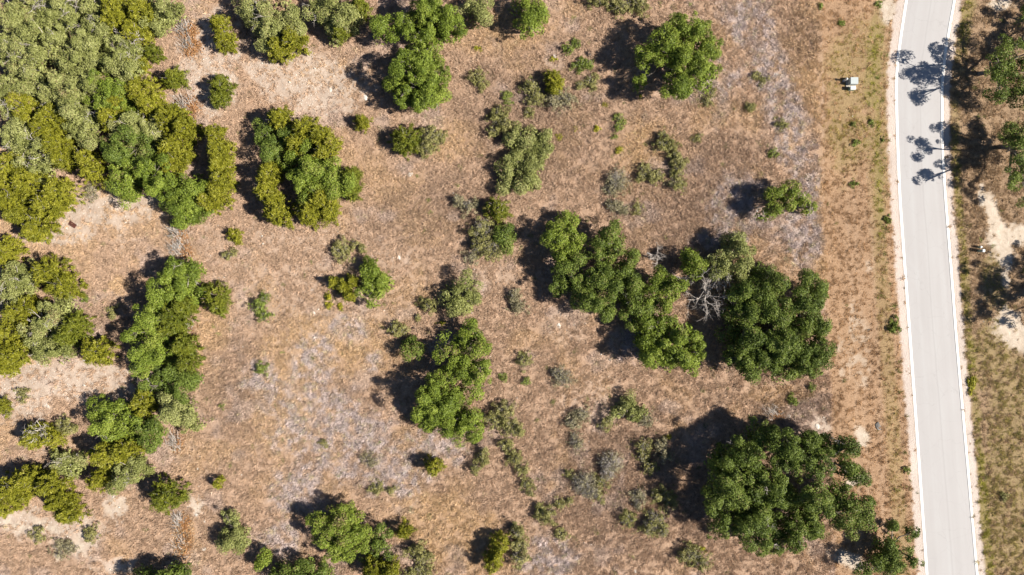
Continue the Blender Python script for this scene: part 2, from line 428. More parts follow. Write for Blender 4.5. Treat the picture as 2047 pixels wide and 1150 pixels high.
wx, wy = W(xs, lv[:, None] + 0 * xs)
crown = 0.03 * (1 - np.linspace(-1, 1, nc)[None, :] ** 2) + 0 * wx
rvt = np.stack([wx, wy, crown - 0.012], -1).reshape(-1, 3)
i0 = (np.arange(n - 1)[:, None] * nc + np.arange(nc - 1)[None, :]).ravel()
rfc = np.stack([i0, i0 + nc, i0 + nc + 1, i0 + 1], -1)
rme = mesh_from('road', rvt, rfc, 4)
uvl = rme.uv_layers.new(name='UVMap')
uvx = (np.linspace(0, 1, nc)[None, :] * 5.8 + 0 * wx).ravel(); uvy = (-lv[:, None] / PXM + 0 * wx).ravel()
lo = rfc.ravel()
uvl.data.foreach_set('uv', np.stack([uvx[lo], uvy[lo]], -1).astype(np.float32).ravel())
road = link('road', rme, road_mat()); road['kind'] = 'structure'
M_KERB = rough_mat('pale_concrete', (0.66, 0.63, 0.59), (0.82, 0.80, 0.77), 1.6, 0.8, 0.1)
for K, sgn in ((lx, 1), (rx, -1)):
    a = K; b = K + sgn * KW
    prof = [(a, -0.12), (a, 0.010), (a + sgn * 0.5, 0.020), (b - sgn * 1.2, 0.018), (b, 0.002), (b, -0.12)]
    vs = np.stack([np.stack([*W(p, lv), np.full(n, h)], -1) for p, h in prof], 1).reshape(-1, 3)
    k = len(prof)
    i0 = (np.arange(n - 1)[:, None] * k + np.arange(k - 1)[None, :]).ravel()
    f = np.stack([i0, i0 + 1, i0 + k + 1, i0 + k], -1)
    if sgn < 0: f = f[:, ::-1]
    kb = link('kerb', mesh_from('kerb', vs, f, 4), M_KERB); kb['kind'] = 'structure'

# ------------------------------------------------------------------ plants
def parse(s):
    return [tuple(float(q) for q in t.split()) for t in s.split(',')]

def puff(rng, C, R, Rz, rc0, dens, zmin=-0.25, shell=(0.42, 1.12), ll=0.20, lw=0.115, tw=0.18, cover=1.0):
    """leaf sprays gathered in uneven ragged clumps over a lobe"""
    rc0 = min(rc0, 0.5 * R + 0.08)
    nc = max(5, int(3.4 * cover * R * max(R, Rz) / (rc0 * rc0)))
    d = rand_dirs(nc, rng, zmin, 1.0)
    az = np.arctan2(d[:, 1], d[:, 0])
    wob = 1 + 0.18 * np.sin(3 * az + rng.uniform(0, 6)) + 0.12 * np.sin(5 * az + rng.uniform(0, 6))
    k = rng.uniform(*shell, nc)[:, None] * wob[:, None]
    cc = C + d * np.array([R, R, Rz]) * k * (1 - 0.20 * rc0 / max(R, rc0))
    rc = rc0 * np.clip(rng.lognormal(-0.12, 0.42, nc), 0.35, 1.7)
    st = norm(rng.normal(size=(nc, 3)) + 0.8 * d)                       # each clump is drawn out along its own twig
    el = rng.uniform(0.0, 0.6, nc)
    cnt = np.maximum(3, (dens * math.pi * rc * rc * rng.uniform(0.55, 1.25, nc)).astype(int))
    idx = np.repeat(np.arange(nc), cnt)
    n = len(idx)
    e = norm(rand_dirs(n, rng, -0.45, 1.0) + 0.5 * d[idx])
    rad = rc[idx] * rng.uniform(0.1, 1.12, n) ** 0.38
    off = e * rad[:, None] * np.array([1, 1, 0.8])
    off = off + st[idx] * (el[idx] * np.sum(off * st[idx], 1) * 1.0)[:, None]
    pos = cc[idx] + off
    plate = rng.random(n)[:, None] < 0.7
    nr1 = norm(1.1 * e + np.array([0, 0, 0.15]) + 0.40 * rng.normal(size=(n, 3)))
    nr2 = norm(np.cross(e, rng.normal(size=(n, 3))) + np.array([0, 0, 0.35]))
    nr = np.where(plate, nr1, nr2)
    v = leaf_arrays(pos, nr, rng, ll, lw, along=norm(1.1 * e + 0.6 * st[idx] + 0.5 * rng.normal(size=(n, 3))))
    t = np.clip(0.45 + tw * rng.normal(size=nc)[idx] * 0.65 + tw * rng.normal(size=n) * 0.9, 0, 0.97)
    return v, t

def sprays(rng, C, R, h, dens, ll, lw, sparse=0.0):
    """conical-domed evergreen of upward fanning sprays; C is the foot"""
    area = math.pi * R * R + math.pi * R * h * 0.8
    nc = max(10, int(area * 4.6))
    t = rng.uniform(0.06, 1, nc) ** 0.9
    a = rng.uniform(0, 2 * math.pi, nc)
    ph = rng.uniform(0, 6, 3)
    wob = 1 + 0.12 * np.sin(3 * a + ph[0]) + 0.10 * np.sin(7 * a + ph[1] + 4 * t)
    prof = (1 - t ** 2.2) ** 0.55
    rr = R * prof * wob * rng.uniform(0.5, 1.08, nc)
    foot = np.array([C[0], C[1], C[2]])
    cc = foot + np.stack([rr * np.cos(a), rr * np.sin(a), h * t], -1)
    axis_ = foot + np.array([0, 0, h * 0.30])
    out = norm(cc - axis_)
    cnt = rng.integers(int(dens * 0.6), int(dens * 1.4) + 2, nc)
    idx = np.repeat(np.arange(nc), cnt); n = len(idx)
    rc = rng.uniform(0.16, 0.30, nc)
    pos = cc[idx] + out[idx] * (rng.uniform(-0.5, 1.0, n) * rc[idx])[:, None] + rng.normal(size=(n, 3)) * (0.42 * rc[idx])[:, None]
    nr = norm(np.cross(out[idx], rng.normal(size=(n, 3))) + 0.45 * out[idx] + np.array([0, 0, 0.5]))
    v = leaf_arrays(pos, nr, rng, ll, lw, along=out[idx])
    tt = np.clip(0.46 + 0.16 * rng.normal(size=nc)[idx] + 0.18 * rng.normal(size=n), 0, 0.97)
    return v, tt

def twig_fan(rng, tb, C, R, h, n, r0=0.022, lean=(0.15, 1.0)):
    for _ in range(n):
        a = rng.uniform(0, 2 * math.pi); q = rng.uniform(*lean)
        end = np.array(C) + np.array([math.cos(a) * R * q, math.sin(a) * R * q, h * (1.06 - 0.55 * q * q) * rng.uniform(0.8, 1.1)])
        st = np.array(C) + np.array([math.cos(a), math.sin(a), 0]) * R * 0.06
        mid = 0.5 * (st + end) + rng.normal(size=3) * 0.12 * R + np.array([0, 0, 0.10 * h])
        tb.add([st, mid, end], [r0, r0 * 0.75, r0 * 0.35])
        for _k in range(3):
            f = rng.uniform(0.3, 0.95); p = mid + (end - mid) * f
            e = p + norm(rng.normal(size=3) + np.array([math.cos(a), math.sin(a), 0.9])) * R * rng.uniform(0.15, 0.38)
            tb.add([p, e], [r0 * 0.6, r0 * 0.25])

def branch(rng, tb, p, d, L, r, depth):
    d = norm(np.array(d)); q = np.array(p, float); pts = [q]
    for i in range(3):
        d = norm(d + rng.normal(size=3) * 0.22)
        q = q + d * L / 3; pts.append(q)
    tb.add(pts, np.linspace(r, r * 0.55, 4))
    if depth > 0:
        for _ in range(rng.integers(2, 5)):
            f = rng.uniform(0.35, 1.0); k = min(2, int(f * 3)); p2 = pts[k] + (pts[k + 1] - pts[k]) * (f * 3 - k if f < 1 else 1)
            branch(rng, tb, p2, d + rng.normal(size=3) * 0.75, L * rng.uniform(0.45, 0.75), r * 0.55, depth - 1)

SEED = [100]
def nrng():
    SEED[0] += 1
    return np.random.default_rng(SEED[0])

def root(name, x, y, label, cat, group):
    z = float(ground_h(np.array([x]), np.array([y]))[0])
    o = bpy.data.objects.new(name, None); o.empty_display_size = 0.3
    COL.objects.link(o); o.location = (x, y, z)
    return tag(o, label, cat, group)

def to_local(v, o):
    return np.asarray(v) - np.array(o.location)

OAK_DENS = 215
def oak(kind, h, lobes, label, base=None, group='oaks over the clearing', dead=0, spread=1.1, dens=1.0, cover=1.0, fill=True, name='oak_tree'):
    rng = nrng(); L = parse(lobes)
    w = np.array([l[2] ** 2 for l in L]); cx = sum(l[0] * q for l, q in zip(L, w)) / w.sum(); cy = sum(l[1] * q for l, q in zip(L, w)) / w.sum()
    far = max(math.hypot(l[0] - cx, l[1] - cy) + 0.5 * l[2] for l in L) + 1e-6
    zm = 0.6 * h
    bx, by = W(*base) if base else W(cx, cy, zm)
    ro = root(name, bx, by, label, 'tree', group)
    V = []; T = []; cs = []
    for (x, y, r) in L:
        d = min(1.0, math.hypot(x - cx, y - cy) / far) if len(L) > 1 else 0
        zt = h * (1 - 0.30 * d * d) * rng.uniform(0.74, 1.12)
        R = spread * r / PXM * (CAM_H - zt) / CAM_H
        Rz = min(1.25 * R, 0.50 * zt)
        zc = zt - Rz
        X_, Y_ = W(x, y, zc + 0.4 * Rz)
        C = np.array([X_, Y_, zc]); cs.append((C, R))
        v, t = puff(rng, C, R, Rz, 0.60, OAK_DENS * dens, tw=0.27, cover=cover * 0.46)
        V.append(v); T.append(np.clip(t + rng.normal() * 0.07, 0, 0.97))
        if fill:      # inner foliage on the limbs below the outer clumps
            v, t = puff(rng, C - np.array([0, 0, 0.62 * Rz]), 0.88 * R, 0.55 * Rz, 0.8, 24, zmin=0.0, shell=(0.2, 1.0), ll=0.34, lw=0.22, tw=0.15)
            V.append(v); T.append(t)
    v = np.concatenate(V); v[:, 2] = np.maximum(v[:, 2], 0.15)
    link('crown', leaf_mesh('crown', to_local(v, ro), np.concatenate(T)), M_LEAF[kind], ro)
    r0 = 0.09 + 0.024 * h
    top = np.array([bx + (cs[0][0][0] - bx) * 0.1, by + (cs[0][0][1] - by) * 0.1, 0.26 * h])
    mean = np.mean([c[0] for c in cs], axis=0)
    top[:2] = np.array([bx, by]) + (mean[:2] - np.array([bx, by])) * 0.3
    tb = Tubes(8)
    tb.add([(bx, by, -0.2), (bx + 0.05, by, 0.1), 0.5 * (np.array([bx, by, 0]) + top) + rng.normal(size=3) * 0.06, top], [r0 * 1.5, r0 * 1.1, r0 * 0.9, r0 * 0.8])
    me = tb.mesh('trunk'); me.transform(__import__('mathutils').Matrix.Translation(-Vector(ro.location)))
    link('trunk', me, M_BARK, ro)
    for C, R in cs:
        tb = Tubes(5)
        mid = 0.5 * (top + C) + np.array([0, 0, -0.02 * h]) + rng.normal(size=3) * 0.45
        pe = C + np.array([0, 0, 0.2 * R])
        tb.add([top - np.array([0, 0, 0.15]), mid, pe], [r0 * 0.6, r0 * 0.42, r0 * 0.18])
        for _ in range(4):
            e = C + rand_dirs(1, rng, -0.1, 1)[0] * R * rng.uniform(0.6, 0.95)
            tb.add([mid + (pe - mid) * rng.uniform(0.2, 0.9), 0.5 * (pe + e) + rng.normal(size=3) * 0.1, e], [r0 * 0.22, r0 * 0.15, 0.012])
        me = tb.mesh('limb'); me.transform(__import__('mathutils').Matrix.Translation(-Vector(ro.location)))
        link('limb', me, M_BARK, ro)
    if dead:
        for _ in range(dead):
            tb = Tubes(3)
            C, R = cs[rng.integers(len(cs))]
            d = rand_dirs(1, rng, 0.3, 1)[0]
            branch(rng, tb, C + d * R * 0.6, d, R * rng.uniform(0.4, 0.7), 0.035, 2)
            me = tb.mesh('bare_branch'); me.transform(__import__('mathutils').Matrix.Translation(-Vector(ro.location)))
            link('bare_branch', me, M_TWIGP, ro)
    return ro

def juniper(kind, h, lobes, label, group='junipers over the clearing', twigs=1, base=None):
    rng = nrng(); L = parse(lobes)
    w = np.array([l[2] ** 2 for l in L]); cx = sum(l[0] * q for l, q in zip(L, w)) / w.sum(); cy = sum(l[1] * q for l, q in zip(L, w)) / w.sum()
    h = 1.14 * h
    bx, by = W(cx, cy, 0.45 * h)
    ro = root('juniper_tree', bx, by, label, 'tree', group)
    V = []; T = []
    MT = __import__('mathutils').Matrix.Translation(-Vector(ro.location))
    for k, (x, y, r) in enumerate(L):
        tbt = Tubes(3)
        hh = h * rng.uniform(0.86, 1.04) * (1 if r > 0.6 * max(l[2] for l in L) else 0.8)
        R = r / PXM * (CAM_H - 0.5 * hh) / CAM_H
        X_, Y_ = W(x, y, 0.45 * hh)
        v, t = sprays(rng, (X_, Y_, 0.0), R, hh, 24, 0.36, 0.09)
        V.append(v); T.append(np.clip(t + rng.normal() * 0.06, 0, 0.97))
        # inner core of foliage, tinted darker than the outer sprays
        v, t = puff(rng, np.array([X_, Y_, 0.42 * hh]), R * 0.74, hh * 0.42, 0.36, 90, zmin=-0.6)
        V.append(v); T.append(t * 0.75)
        if twigs:
            top = np.array([X_, Y_, 0.72 * hh])
            for _ in range(int(4 * twigs) + 2):
                d = rand_dirs(1, rng, 0.15, 0.9)[0]
                p = top + rng.normal(size=3) * 0.16 * R
                tbt.add([p, p + d * R * 0.25 + rng.normal(size=3) * 0.04, p + d * R * rng.uniform(0.35, 0.6) + np.array([0, 0, 0.12 * hh])], [0.03, 0.02, 0.01])
            me = tbt.mesh('bare_twigs'); me.transform(MT); link('bare_twigs', me, M_TWIG, ro)
    v = np.concatenate(V); v[:, 2] = np.maximum(v[:, 2], 0.06)
    link('crown', leaf_mesh('crown', to_local(v, ro), np.concatenate(T)), M_LEAF[kind], ro)
    tb = Tubes(6)
    for (x, y, r) in L:
        X_, Y_ = W(x, y, 0.45 * h)
        tb.add([(bx, by, -0.15), (0.5 * (bx + X_), 0.5 * (by + Y_), 0.22 * h), (X_, Y_, 0.8 * h)], [0.05 + 0.02 * h, 0.04 + 0.014 * h, 0.012])
    me = tb.mesh('trunk'); me.transform(MT); link('trunk', me, M_BARK, ro)
    return ro

def shrub(kind, h, lobes, label, group='low shrubs over the clearing', leafy=1.0, twigs=14, mat=None, name='shrub', cat='shrub', pale=False):
    rng = nrng(); L = parse(lobes)
    w = np.array([l[2] ** 2 for l in L]); cx = sum(l[0] * q for l, q in zip(L, w)) / w.sum(); cy = sum(l[1] * q for l, q in zip(L, w)) / w.sum()
    bx, by = W(cx, cy, 0.3 * h)
    ro = root(name, bx, by, label, cat, group)
    MT = __import__('mathutils').Matrix.Translation(-Vector(ro.location))
    V = []; T = []; tb = Tubes(3)
    for (x, y, r) in L:
        hh = h * rng.uniform(0.75, 1.08)
        R = 1.14 * r / PXM; X_, Y_ = W(x, y, 0.5 * hh)
        if leafy > 0:
            C = np.array([X_, Y_, 0.30 * hh])
            v, t = puff(rng, C, R * 0.95, hh * 0.66, 0.23, 150 * leafy, zmin=-0.15, shell=(0.25, 1.22), ll=0.20, lw=0.085, tw=0.26, cover=0.85)
            V.append(v); T.append(np.clip(t + rng.normal() * 0.08, 0, 0.97))
        foot = np.array([X_, Y_, -0.05])
        tb.add([(bx, by, -0.08), 0.5 * (np.array([bx, by, -0.08]) + foot) + np.array([0, 0, 0.06]), foot + np.array([0, 0, 0.08])], 0.03)
        twig_fan(rng, tb, foot, R * 0.95, hh, int(twigs * (0.5 + R * R * 0.8)), 0.018)
    me = tb.mesh('stems'); me.transform(MT); link('stems', me, M_TWIGP if pale else M_TWIG, ro)
    if V:
        v = np.concatenate(V); v[:, 2] = np.maximum(v[:, 2], 0.03)
        link('foliage', leaf_mesh('foliage', to_local(v, ro), np.concatenate(T)), M_LEAF[kind], ro)
    return ro

def weed(kind, x, y, r, label, group='bright green weeds in the dry grass', h=None, asp=1.0):
    rng = nrng(); R = r / PXM; h = h or 0.9 * R
    X_, Y_ = W(x, y, 0.4 * h)
    z = float(ground_h(np.array([X_]), np.array([Y_]))[0])
    v, t = puff(rng, np.array([0, 0, 0.08 * h]), R * 1.05, h * 0.6, 0.17, 150, zmin=-0.1, shell=(0.1, 1.15), ll=0.2, lw=0.085, cover=0.95, tw=0.26)
    v[:, 1] *= asp; v[:, 0] *= rng.uniform(0.75, 1.2)
    v[:, 2] = np.maximum(v[:, 2], -0.01)
    o = link('weed', leaf_mesh('weed', v, t), M_LEAF[kind], None, (X_, Y_, z))
    return tag(o, label, 'weed', group)

GW = 'trees of the wood in the upper left corner'
# --- the wood in the upper left corner -------------------------------------------------
oak('op', 5.0, '28 28 42, 60 8 32', 'pale grey green oak filling the very top left corner of the wood', group=GW, dead=10)
oak('op', 5.2, '112 30 40, 140 5 30', 'pale dusty oak at the top edge, second from the left corner of the wood', group=GW, dead=8)
oak('op', 5.0, '188 22 36, 200 52 26', 'pale oak at the top edge of the wood beside a yellow green juniper', group=GW, dead=6)
juniper('ju', 4.4, '240 40 34, 232 12 26', 'yellow green juniper at the top edge amid the wood', group=GW)
juniper('ju', 4.2, '285 30 34, 275 72 26', 'broad olive juniper near the top right tip of the wood', group=GW)
oak('op', 4.2, '322 15 28, 300 50 18', 'pale green oak at the top right tip of the wood by the path', group=GW)
oak('op', 5.0, '22 92 34, 45 120 28', 'pale oak on the left edge under the top left corner oak', group=GW, dead=6)
oak('op', 5.4, '92 88 40, 120 112 30', 'dusty green oak in the middle of the upper wood, left of the tallest crowns', group=GW, dead=4)
oak('op', 5.6, '162 88 42, 150 122 34', 'large soft green oak crown in the heart of the wood', group=GW)
oak('op', 5.2, '222 100 38, 245 130 26', 'soft green oak beside the bleached twigs on the wood edge', group=GW)
juniper('ju', 3.6, '262 112 26, 275 130 18', 'thin yellowish juniper on the right edge of the wood below bleached twigs', group=GW, twigs=2)
oak('op', 4.8, '18 165 32, 12 205 26', 'greyish oak at the left edge a sixth of the way down', group=GW, dead=10)
oak('op', 5.2, '70 160 38, 98 190 28', 'pale oak in the wood just above two yellow junipers', group=GW, dead=4)
oak('op', 5.4, '135 168 40, 172 170 28', 'round dusty oak in the wood left of the bright green oak', group=GW)
oak('ob', 5.6, '205 185 40, 232 205 24', 'brighter green oak in the lower right part of the wood', group=GW)
juniper('ju', 4.0, '45 205 26, 62 232 26', 'yellow juniper with two stems near the left edge of the wood', group=GW)
juniper('ju', 4.2, '112 238 32, 92 262 26', 'yellow green juniper deep in the lower wood', group=GW)
oak('op', 4.6, '152 232 34, 168 258 22', 'dusty oak on the lower right border of the wood', group=GW, dead=6)
oak('op', 4.8, '22 265 30, 48 290 28', 'pale oak on the left edge halfway down the wood', group=GW, dead=6)
oak('op', 4.6, '80 305 32, 62 330 28', 'grey green oak in the lower wood above the two yellow junipers at its foot', group=GW, dead=6)
juniper('ju', 4.2, '118 292 32, 130 322 22', 'olive juniper on the lower right flank of the wood', group=GW)
juniper('ju', 4.0, '22 330 28, 12 365 26', 'yellow juniper on the left edge near the foot of the wood', group=GW)
juniper('ju', 4.0, '62 368 36', 'yellow green juniper above the lowest trees of the wood', group=GW)
juniper('ju', 4.0, '122 385 32, 98 412 30', 'broad juniper at the lower right foot of the wood near a rusty sheet', group=GW, twigs=2)
juniper('ju', 4.0, '28 405 32, 42 432 22', 'juniper at the left edge at the very foot of the wood', group=GW)
juniper('ju', 3.6, '78 448 32, 70 465 20', 'lowest rounded juniper jutting from the foot of the wood', group=GW, twigs=2)
# --- the mixed clump right of the wood ----------------------------------------------------
GC = 'trees of the mixed clump beside the wood'
juniper('ju', 4.8, '288 188 38, 305 215 26', 'yellow green juniper at the top of the mixed clump below the brush', group=GC)
juniper('ju', 4.4, '228 240 26, 245 212 22', 'yellow juniper on the upper left shoulder of the mixed clump', group=GC)
oak('op', 5.2, '262 258 36, 300 255 24', 'pale oak in the upper middle of the mixed clump', group=GC, dead=6)
juniper('ju', 4.6, '342 240 34, 372 258 24', 'broad yellow juniper on the upper right of the mixed clump', group=GC)
oak('od', 5.4, '262 300 34, 225 300 22, 300 300 28', 'green oak in the centre left of the mixed clump', group=GC)
oak('ob', 5.6, '250 348 36, 248 380 22', 'bright green oak at the lower left of the mixed clump', group=GC)
oak('ob', 5.4, '305 345 34, 318 372 24', 'bright green oak at the bottom middle of the mixed clump', group=GC)
juniper('ju', 4.4, '352 300 32, 345 325 24', 'yellow juniper in the right middle of the mixed clump', group=GC)
oak('ob', 4.6, '372 380 34, 392 410 28, 368 425 24, 350 402 22', 'bright rounded oak at the lowest tip of the mixed clump', group=GC)
juniper('ju', 4.2, '432 268 17, 442 300 24, 440 330 22', 'narrow yellow juniper at the upper right of the mixed clump across a gap', group=GC)
juniper('ju', 4.0, '446 358 22, 440 388 24, 418 404 20', 'dense juniper below the narrow one on the right of the mixed clump', group=GC)
juniper('ju', 3.8, '180 318 24, 190 348 24', 'solitary yellow juniper between the wood and the mixed clump', group=GC)
# --- bushes by the brush piles -------------------------------------------------------------
GB = 'rounded junipers standing alone'
juniper('jd', 2.2, '306 104 19', 'small dull green juniper at the wood edge, shaded on its left', group=GB)
juniper('jd', 2.8, '350 157 23', 'round juniper right of the wood, above a brown brush heap', group=GB)
juniper('jd', 2.8, '442 175 23, 440 200 16', 'round juniper on the stony path right of the brush heap', group=GB)
juniper('ju', 3.2, '442 52 19, 450 82 23', 'upright yellow juniper on the stony path near the top edge', group=GB)
# --- top row --------------------------------------------------------------------------------
GT = 'oaks along the top edge'
oak('op', 5.4, '505 18 32, 545 25 34, 535 60 30, 575 55 24', 'dusty oak at the top edge with a yellow juniper at its foot', group=GT, dead=8)
juniper('ju', 4.2, '588 82 26, 560 100 26', 'yellow juniper tucked under the dusty oak near the top edge', group=GT)
oak('op', 5.0, '640 15 32, 680 22 32, 668 52 26, 700 40 18', 'pale dusty oak at the top edge, left of the long bright oak', group=GT, dead=6)
juniper('jd', 3.6, '682 68 16', 'small dark juniper at the foot of the pale dusty oak left of the bright oak', group=GT, twigs=0)
juniper('jd', 3.6, '722 18 20', 'dark juniper in the shade between the dusty oak and the bright oak', group=GT, twigs=0)
oak('ob', 6.6, '852 18 36, 892 42 28, 912 52 18, 800 42 24, 760 52 20, 840 55 28', 'bright green oak touching the top edge, above an equally bright larger one', group=GT)
oak('ob', 7.2, '845 100 34, 812 120 28, 858 140 34, 832 172 38, 866 182 28, 790 165 22, 800 192 18, 852 198 18', 'large bright green oak below the one touching the top edge', group=GT, dead=2)
oak('op', 4.6, '948 6 26, 968 24 18', 'pale dusty oak at the top edge right of the bright oak', group=GT)
oak('ob', 5.2, '1052 12 26, 1070 34 24, 1058 52 18', 'small bright oak at the top edge near the middle of the frame', group=GT)
shrub('so', 1.6, '1240 6 22, 1278 6 20, 1196 0 16', 'olive shrub cut by the top edge above the rounded oak', leafy=1.1)
oak('ob', 7.0, '1365 48 26, 1322 78 22, 1283 98 13, 1290 128 14, 1278 162 13, 1402 72 28, 1424 86 16, 1362 98 24, 1412 118 24, 1352 138 26, 1392 150 24, 1360 172 24, 1300 108 14, 1420 142 14, 1335 105 18',
    'big rounded live oak standing alone right of top centre', group=GT)
# --- the juniper ring around an oak -----------------------------------------------------------
GR = 'trees of the round clump left of centre'
juniper('ju', 4.2, '562 240 24', 'yellow juniper at the top of the round clump', group=GR)
oak('od', 4.8, '528 268 24, 540 300 22, 575 270 20', 'dark green oak at the upper left of the round clump', group=GR)
juniper('ju', 4.6, '612 262 28, 642 275 26, 595 292 24', 'broad yellow juniper at the upper right of the round clump', group=GR)
juniper('ju', 4.2, '650 308 22, 665 290 16', 'juniper on the right shoulder of the round clump', group=GR)
juniper('ju', 4.2, '542 348 24, 535 385 24', 'yellow juniper down the left side of the round clump', group=GR)
juniper('ju', 4.0, '558 425 28, 548 405 20', 'juniper at the lower left foot of the round clump', group=GR)
oak('ob', 5.8, '612 322 30, 598 352 26, 632 345 28, 662 352 28, 620 378 26, 680 372 22, 575 322 18', 'bright green oak in the middle of the round clump', group=GR)
juniper('ju', 4.4, '645 395 34, 622 425 28, 660 425 20', 'large yellow juniper at the bottom of the round clump', group=GR)
juniper('jd', 4.2, '702 352 20, 702 382 20', 'darker juniper on the far right of the round clump', group=GR)
# --- lone bushes, upper middle ---------------------------------------------------------------
juniper('ju', 2.0, '725 245 17', 'small ball shaped yellow juniper alone above the round clump', group=GB, twigs=0)
juniper('jd', 3.2, '812 282 32', 'round juniper beside a pale shrub, upper left of centre', group=GB)
shrub('so', 1.9, '862 272 20, 878 278 14, 852 298 16', 'pale grey green shrub against the right side of a round juniper', leafy=1.1)
# --- left edge cluster -------------------------------------------------------------------------
GL = 'trees of the cluster on the left edge'
juniper('ju', 3.0, '18 500 26, 10 515 20', 'yellow juniper alone at the left edge above the left cluster', group=GL, twigs=2)
juniper('ju', 4.2, '102 545 34, 130 575 28', 'yellow juniper at the top right of the left edge cluster', group=GL, twigs=2)
oak('op', 4.6, '22 555 30, 12 590 28, 48 560 20', 'pale silvery oak at the upper left of the left edge cluster', group=GL, dead=8)
juniper('ju', 3.8, '40 625 28, 62 610 20', 'yellow juniper on the left side inside the left edge cluster', group=GL)
oak('op', 4.4, '105 622 28, 82 648 28, 118 645 20', 'pale silvery oak in the centre of the left edge cluster', group=GL, dead=10)
juniper('jd', 4.0, '155 652 28, 138 672 22', 'rounded green juniper on the right of the left edge cluster', group=GL)
juniper('ju', 4.0, '18 668 28, 30 705 30, 14 730 22', 'yellow juniper at the lower left of the left edge cluster', group=GL)
oak('op', 4.4, '92 690 28, 118 702 22, 75 700 18', 'dusty oak at the bottom of the left edge cluster', group=GL, dead=6)
juniper('ju', 3.4, '196 702 31', 'round juniper alone between the left cluster and the long oak clump', group=GB)
# --- long clump left of centre -------------------------------------------------------------------
GO = 'trees of the long clump in the left half'
oak('ob', 5.6, '352 548 28, 375 548 20, 330 580 28, 365 585 28', 'green oak with bleached twigs at the top of the long clump', group=GO, dead=6)
oak('ob', 5.8, '305 632 32, 318 610 22, 290 660 22, 265 672 18', 'bright green oak in the middle left of the long clump', group=GO)
juniper('jd', 5.0, '352 632 30, 372 612 20, 345 655 20', 'green juniper in the middle right of the long clump', group=GO)
oak('ob', 5.6, '300 705 30, 285 730 22, 335 698 20', 'bright rounded oak below the grey dead bush in the long clump', group=GO)
juniper('jd', 4.6, '372 692 22, 378 725 18', 'juniper on the right edge of the long clump', group=GO)
oak('od', 5.0, '328 755 26, 300 775 22, 360 770 22, 385 760 16', 'dark oak in the lower part of the long clump', group=GO, dead=3)
oak('op', 4.4, '350 825 28, 372 842 22, 335 800 22', 'pale green oak at the lowest tip of the long clump', group=GO)
juniper('ju', 3.8, '288 800 24, 292 822 14', 'yellow juniper at the lower left foot of the long clump', group=GO)
shrub('sd', 2.2, '330 668 14', 'grey dead bush wedged in the long clump', leafy=0, twigs=60, name='dead_shrub', pale=True, group='grey dead bushes')
juniper('jd', 3.0, '430 594 29, 438 612 18', 'round juniper alone right of the long clump', group=GB)
# --- lower left -----------------------------------------------------------------------------------
GD = 'trees of the lower left corner'
juniper('ju', 2.2, '4 815 17', 'juniper half cut by the left edge above the lower left cluster', group=GD)
juniper('ju', 2.8, '78 868 26, 108 875 22, 62 880 16', 'yellow juniper with a bleached dead top near the left edge', group=GD, twigs=7)
shrub('so', 2.0, '128 848 13, 140 858 9', 'small olive shrub right of the juniper with a dead top', leafy=1.2)
oak('op', 2.8, '132 928 24, 112 920 16, 150 918 14', 'low dusty oak between two juniper clusters at lower left', group=GD, dead=10)
oak('ob', 5.0, '198 822 24, 236 828 26, 208 856 24, 242 862 26, 268 845 18', 'green oak at the top of the lower left clump', group=GD, dead=4)
oak('od', 4.6, '292 862 22, 298 885 18, 310 865 12', 'darker oak on the right side of the lower left clump', group=GD)
juniper('ju', 4.4, '215 905 28, 255 900 28', 'yellow juniper in the lower middle of the lower left clump', group=GD)
oak('op', 4.2, '260 942 28, 240 955 20', 'pale oak at the bottom of the lower left clump', group=GD, dead=6)
juniper('ju', 3.0, '200 958 24', 'small rounded juniper at the lower left foot of the lower left clump', group=GD)
juniper('ju', 4.0, '35 975 36, 62 955 26', 'broad juniper on the left edge near the bottom corner', group=GD, twigs=2)
juniper('ju', 3.8, '10 1008 28', 'juniper cut by the left edge near the bottom corner', group=GD)
juniper('ju', 3.8, '108 968 30, 122 1000 28, 142 1024 22', 'long yellow juniper pointing down right near the bottom left corner', group=GD)
juniper('jd', 3.6, '337 990 36', 'large round juniper alone in the lower left', group=GB, twigs=2)
juniper('ju', 1.5, '437 965 11', 'tiny yellow juniper right of the large round one', group=GB, twigs=0)
oak('op', 2.6, '462 1085 22, 478 1075 14, 445 1090 14, 465 1055 13, 455 1032 12', 'soft green young oak alone near the bottom left', group=GD)
oak('od', 4.6, '362 1152 14, 330 1165 24, 290 1172 24', 'dark oak mostly cut off by the bottom edge at lower left', group=GD)
# --- centre ---------------------------------------------------------------------------------------
juniper('ju', 1.2, '468 468 13, 476 480 8', 'small yellow juniper bush right of the mixed clump', group=GB, twigs=0)
shrub('so', 0.8, '462 508 10, 450 512 7', 'thin pale shrub below a small yellow juniper bush', leafy=0.6)
shrub('wg', 1.3, '516 612 15, 530 598 10, 530 632 12', 'small dark green shrub alone left of the two tone bush group')
shrub('so', 1.2, '685 503 20, 672 500 10', 'yellowish shrub above the two tone bush group')
shrub('so', 0.9, '709 487 9', 'small pale shrub nearest the upper right of the yellowish shrub', leafy=0.9)
shrub('so', 0.7, '724 498 8', 'second small pale shrub, further right of the yellowish shrub', leafy=0.9)
oak('ob', 2.8, '745 580 26, 752 560 16', 'bright green bushy oak on the right of the two tone bush group', group='oaks in the middle')
oak('ob', 2.4, '735 538 16', 'small bright bush above the two tone bush group', group='oaks in the middle', name='oak_bush')
juniper('ju', 2.0, '688 572 16, 706 562 14, 698 592 12, 668 565 10', 'yellow juniper on the left of the two tone bush group', group=GB, twigs=0)
weed('wy', 656, 594, 9, 'yellow green tuft at the lower left of the two tone bush group', h=0.7)
weed('wy', 657, 612, 9, 'lower yellow green tuft beside the two tone bush group', h=0.7)
weed('wy', 680, 614, 7, 'small yellow tuft under the two tone bush group', h=0.5)
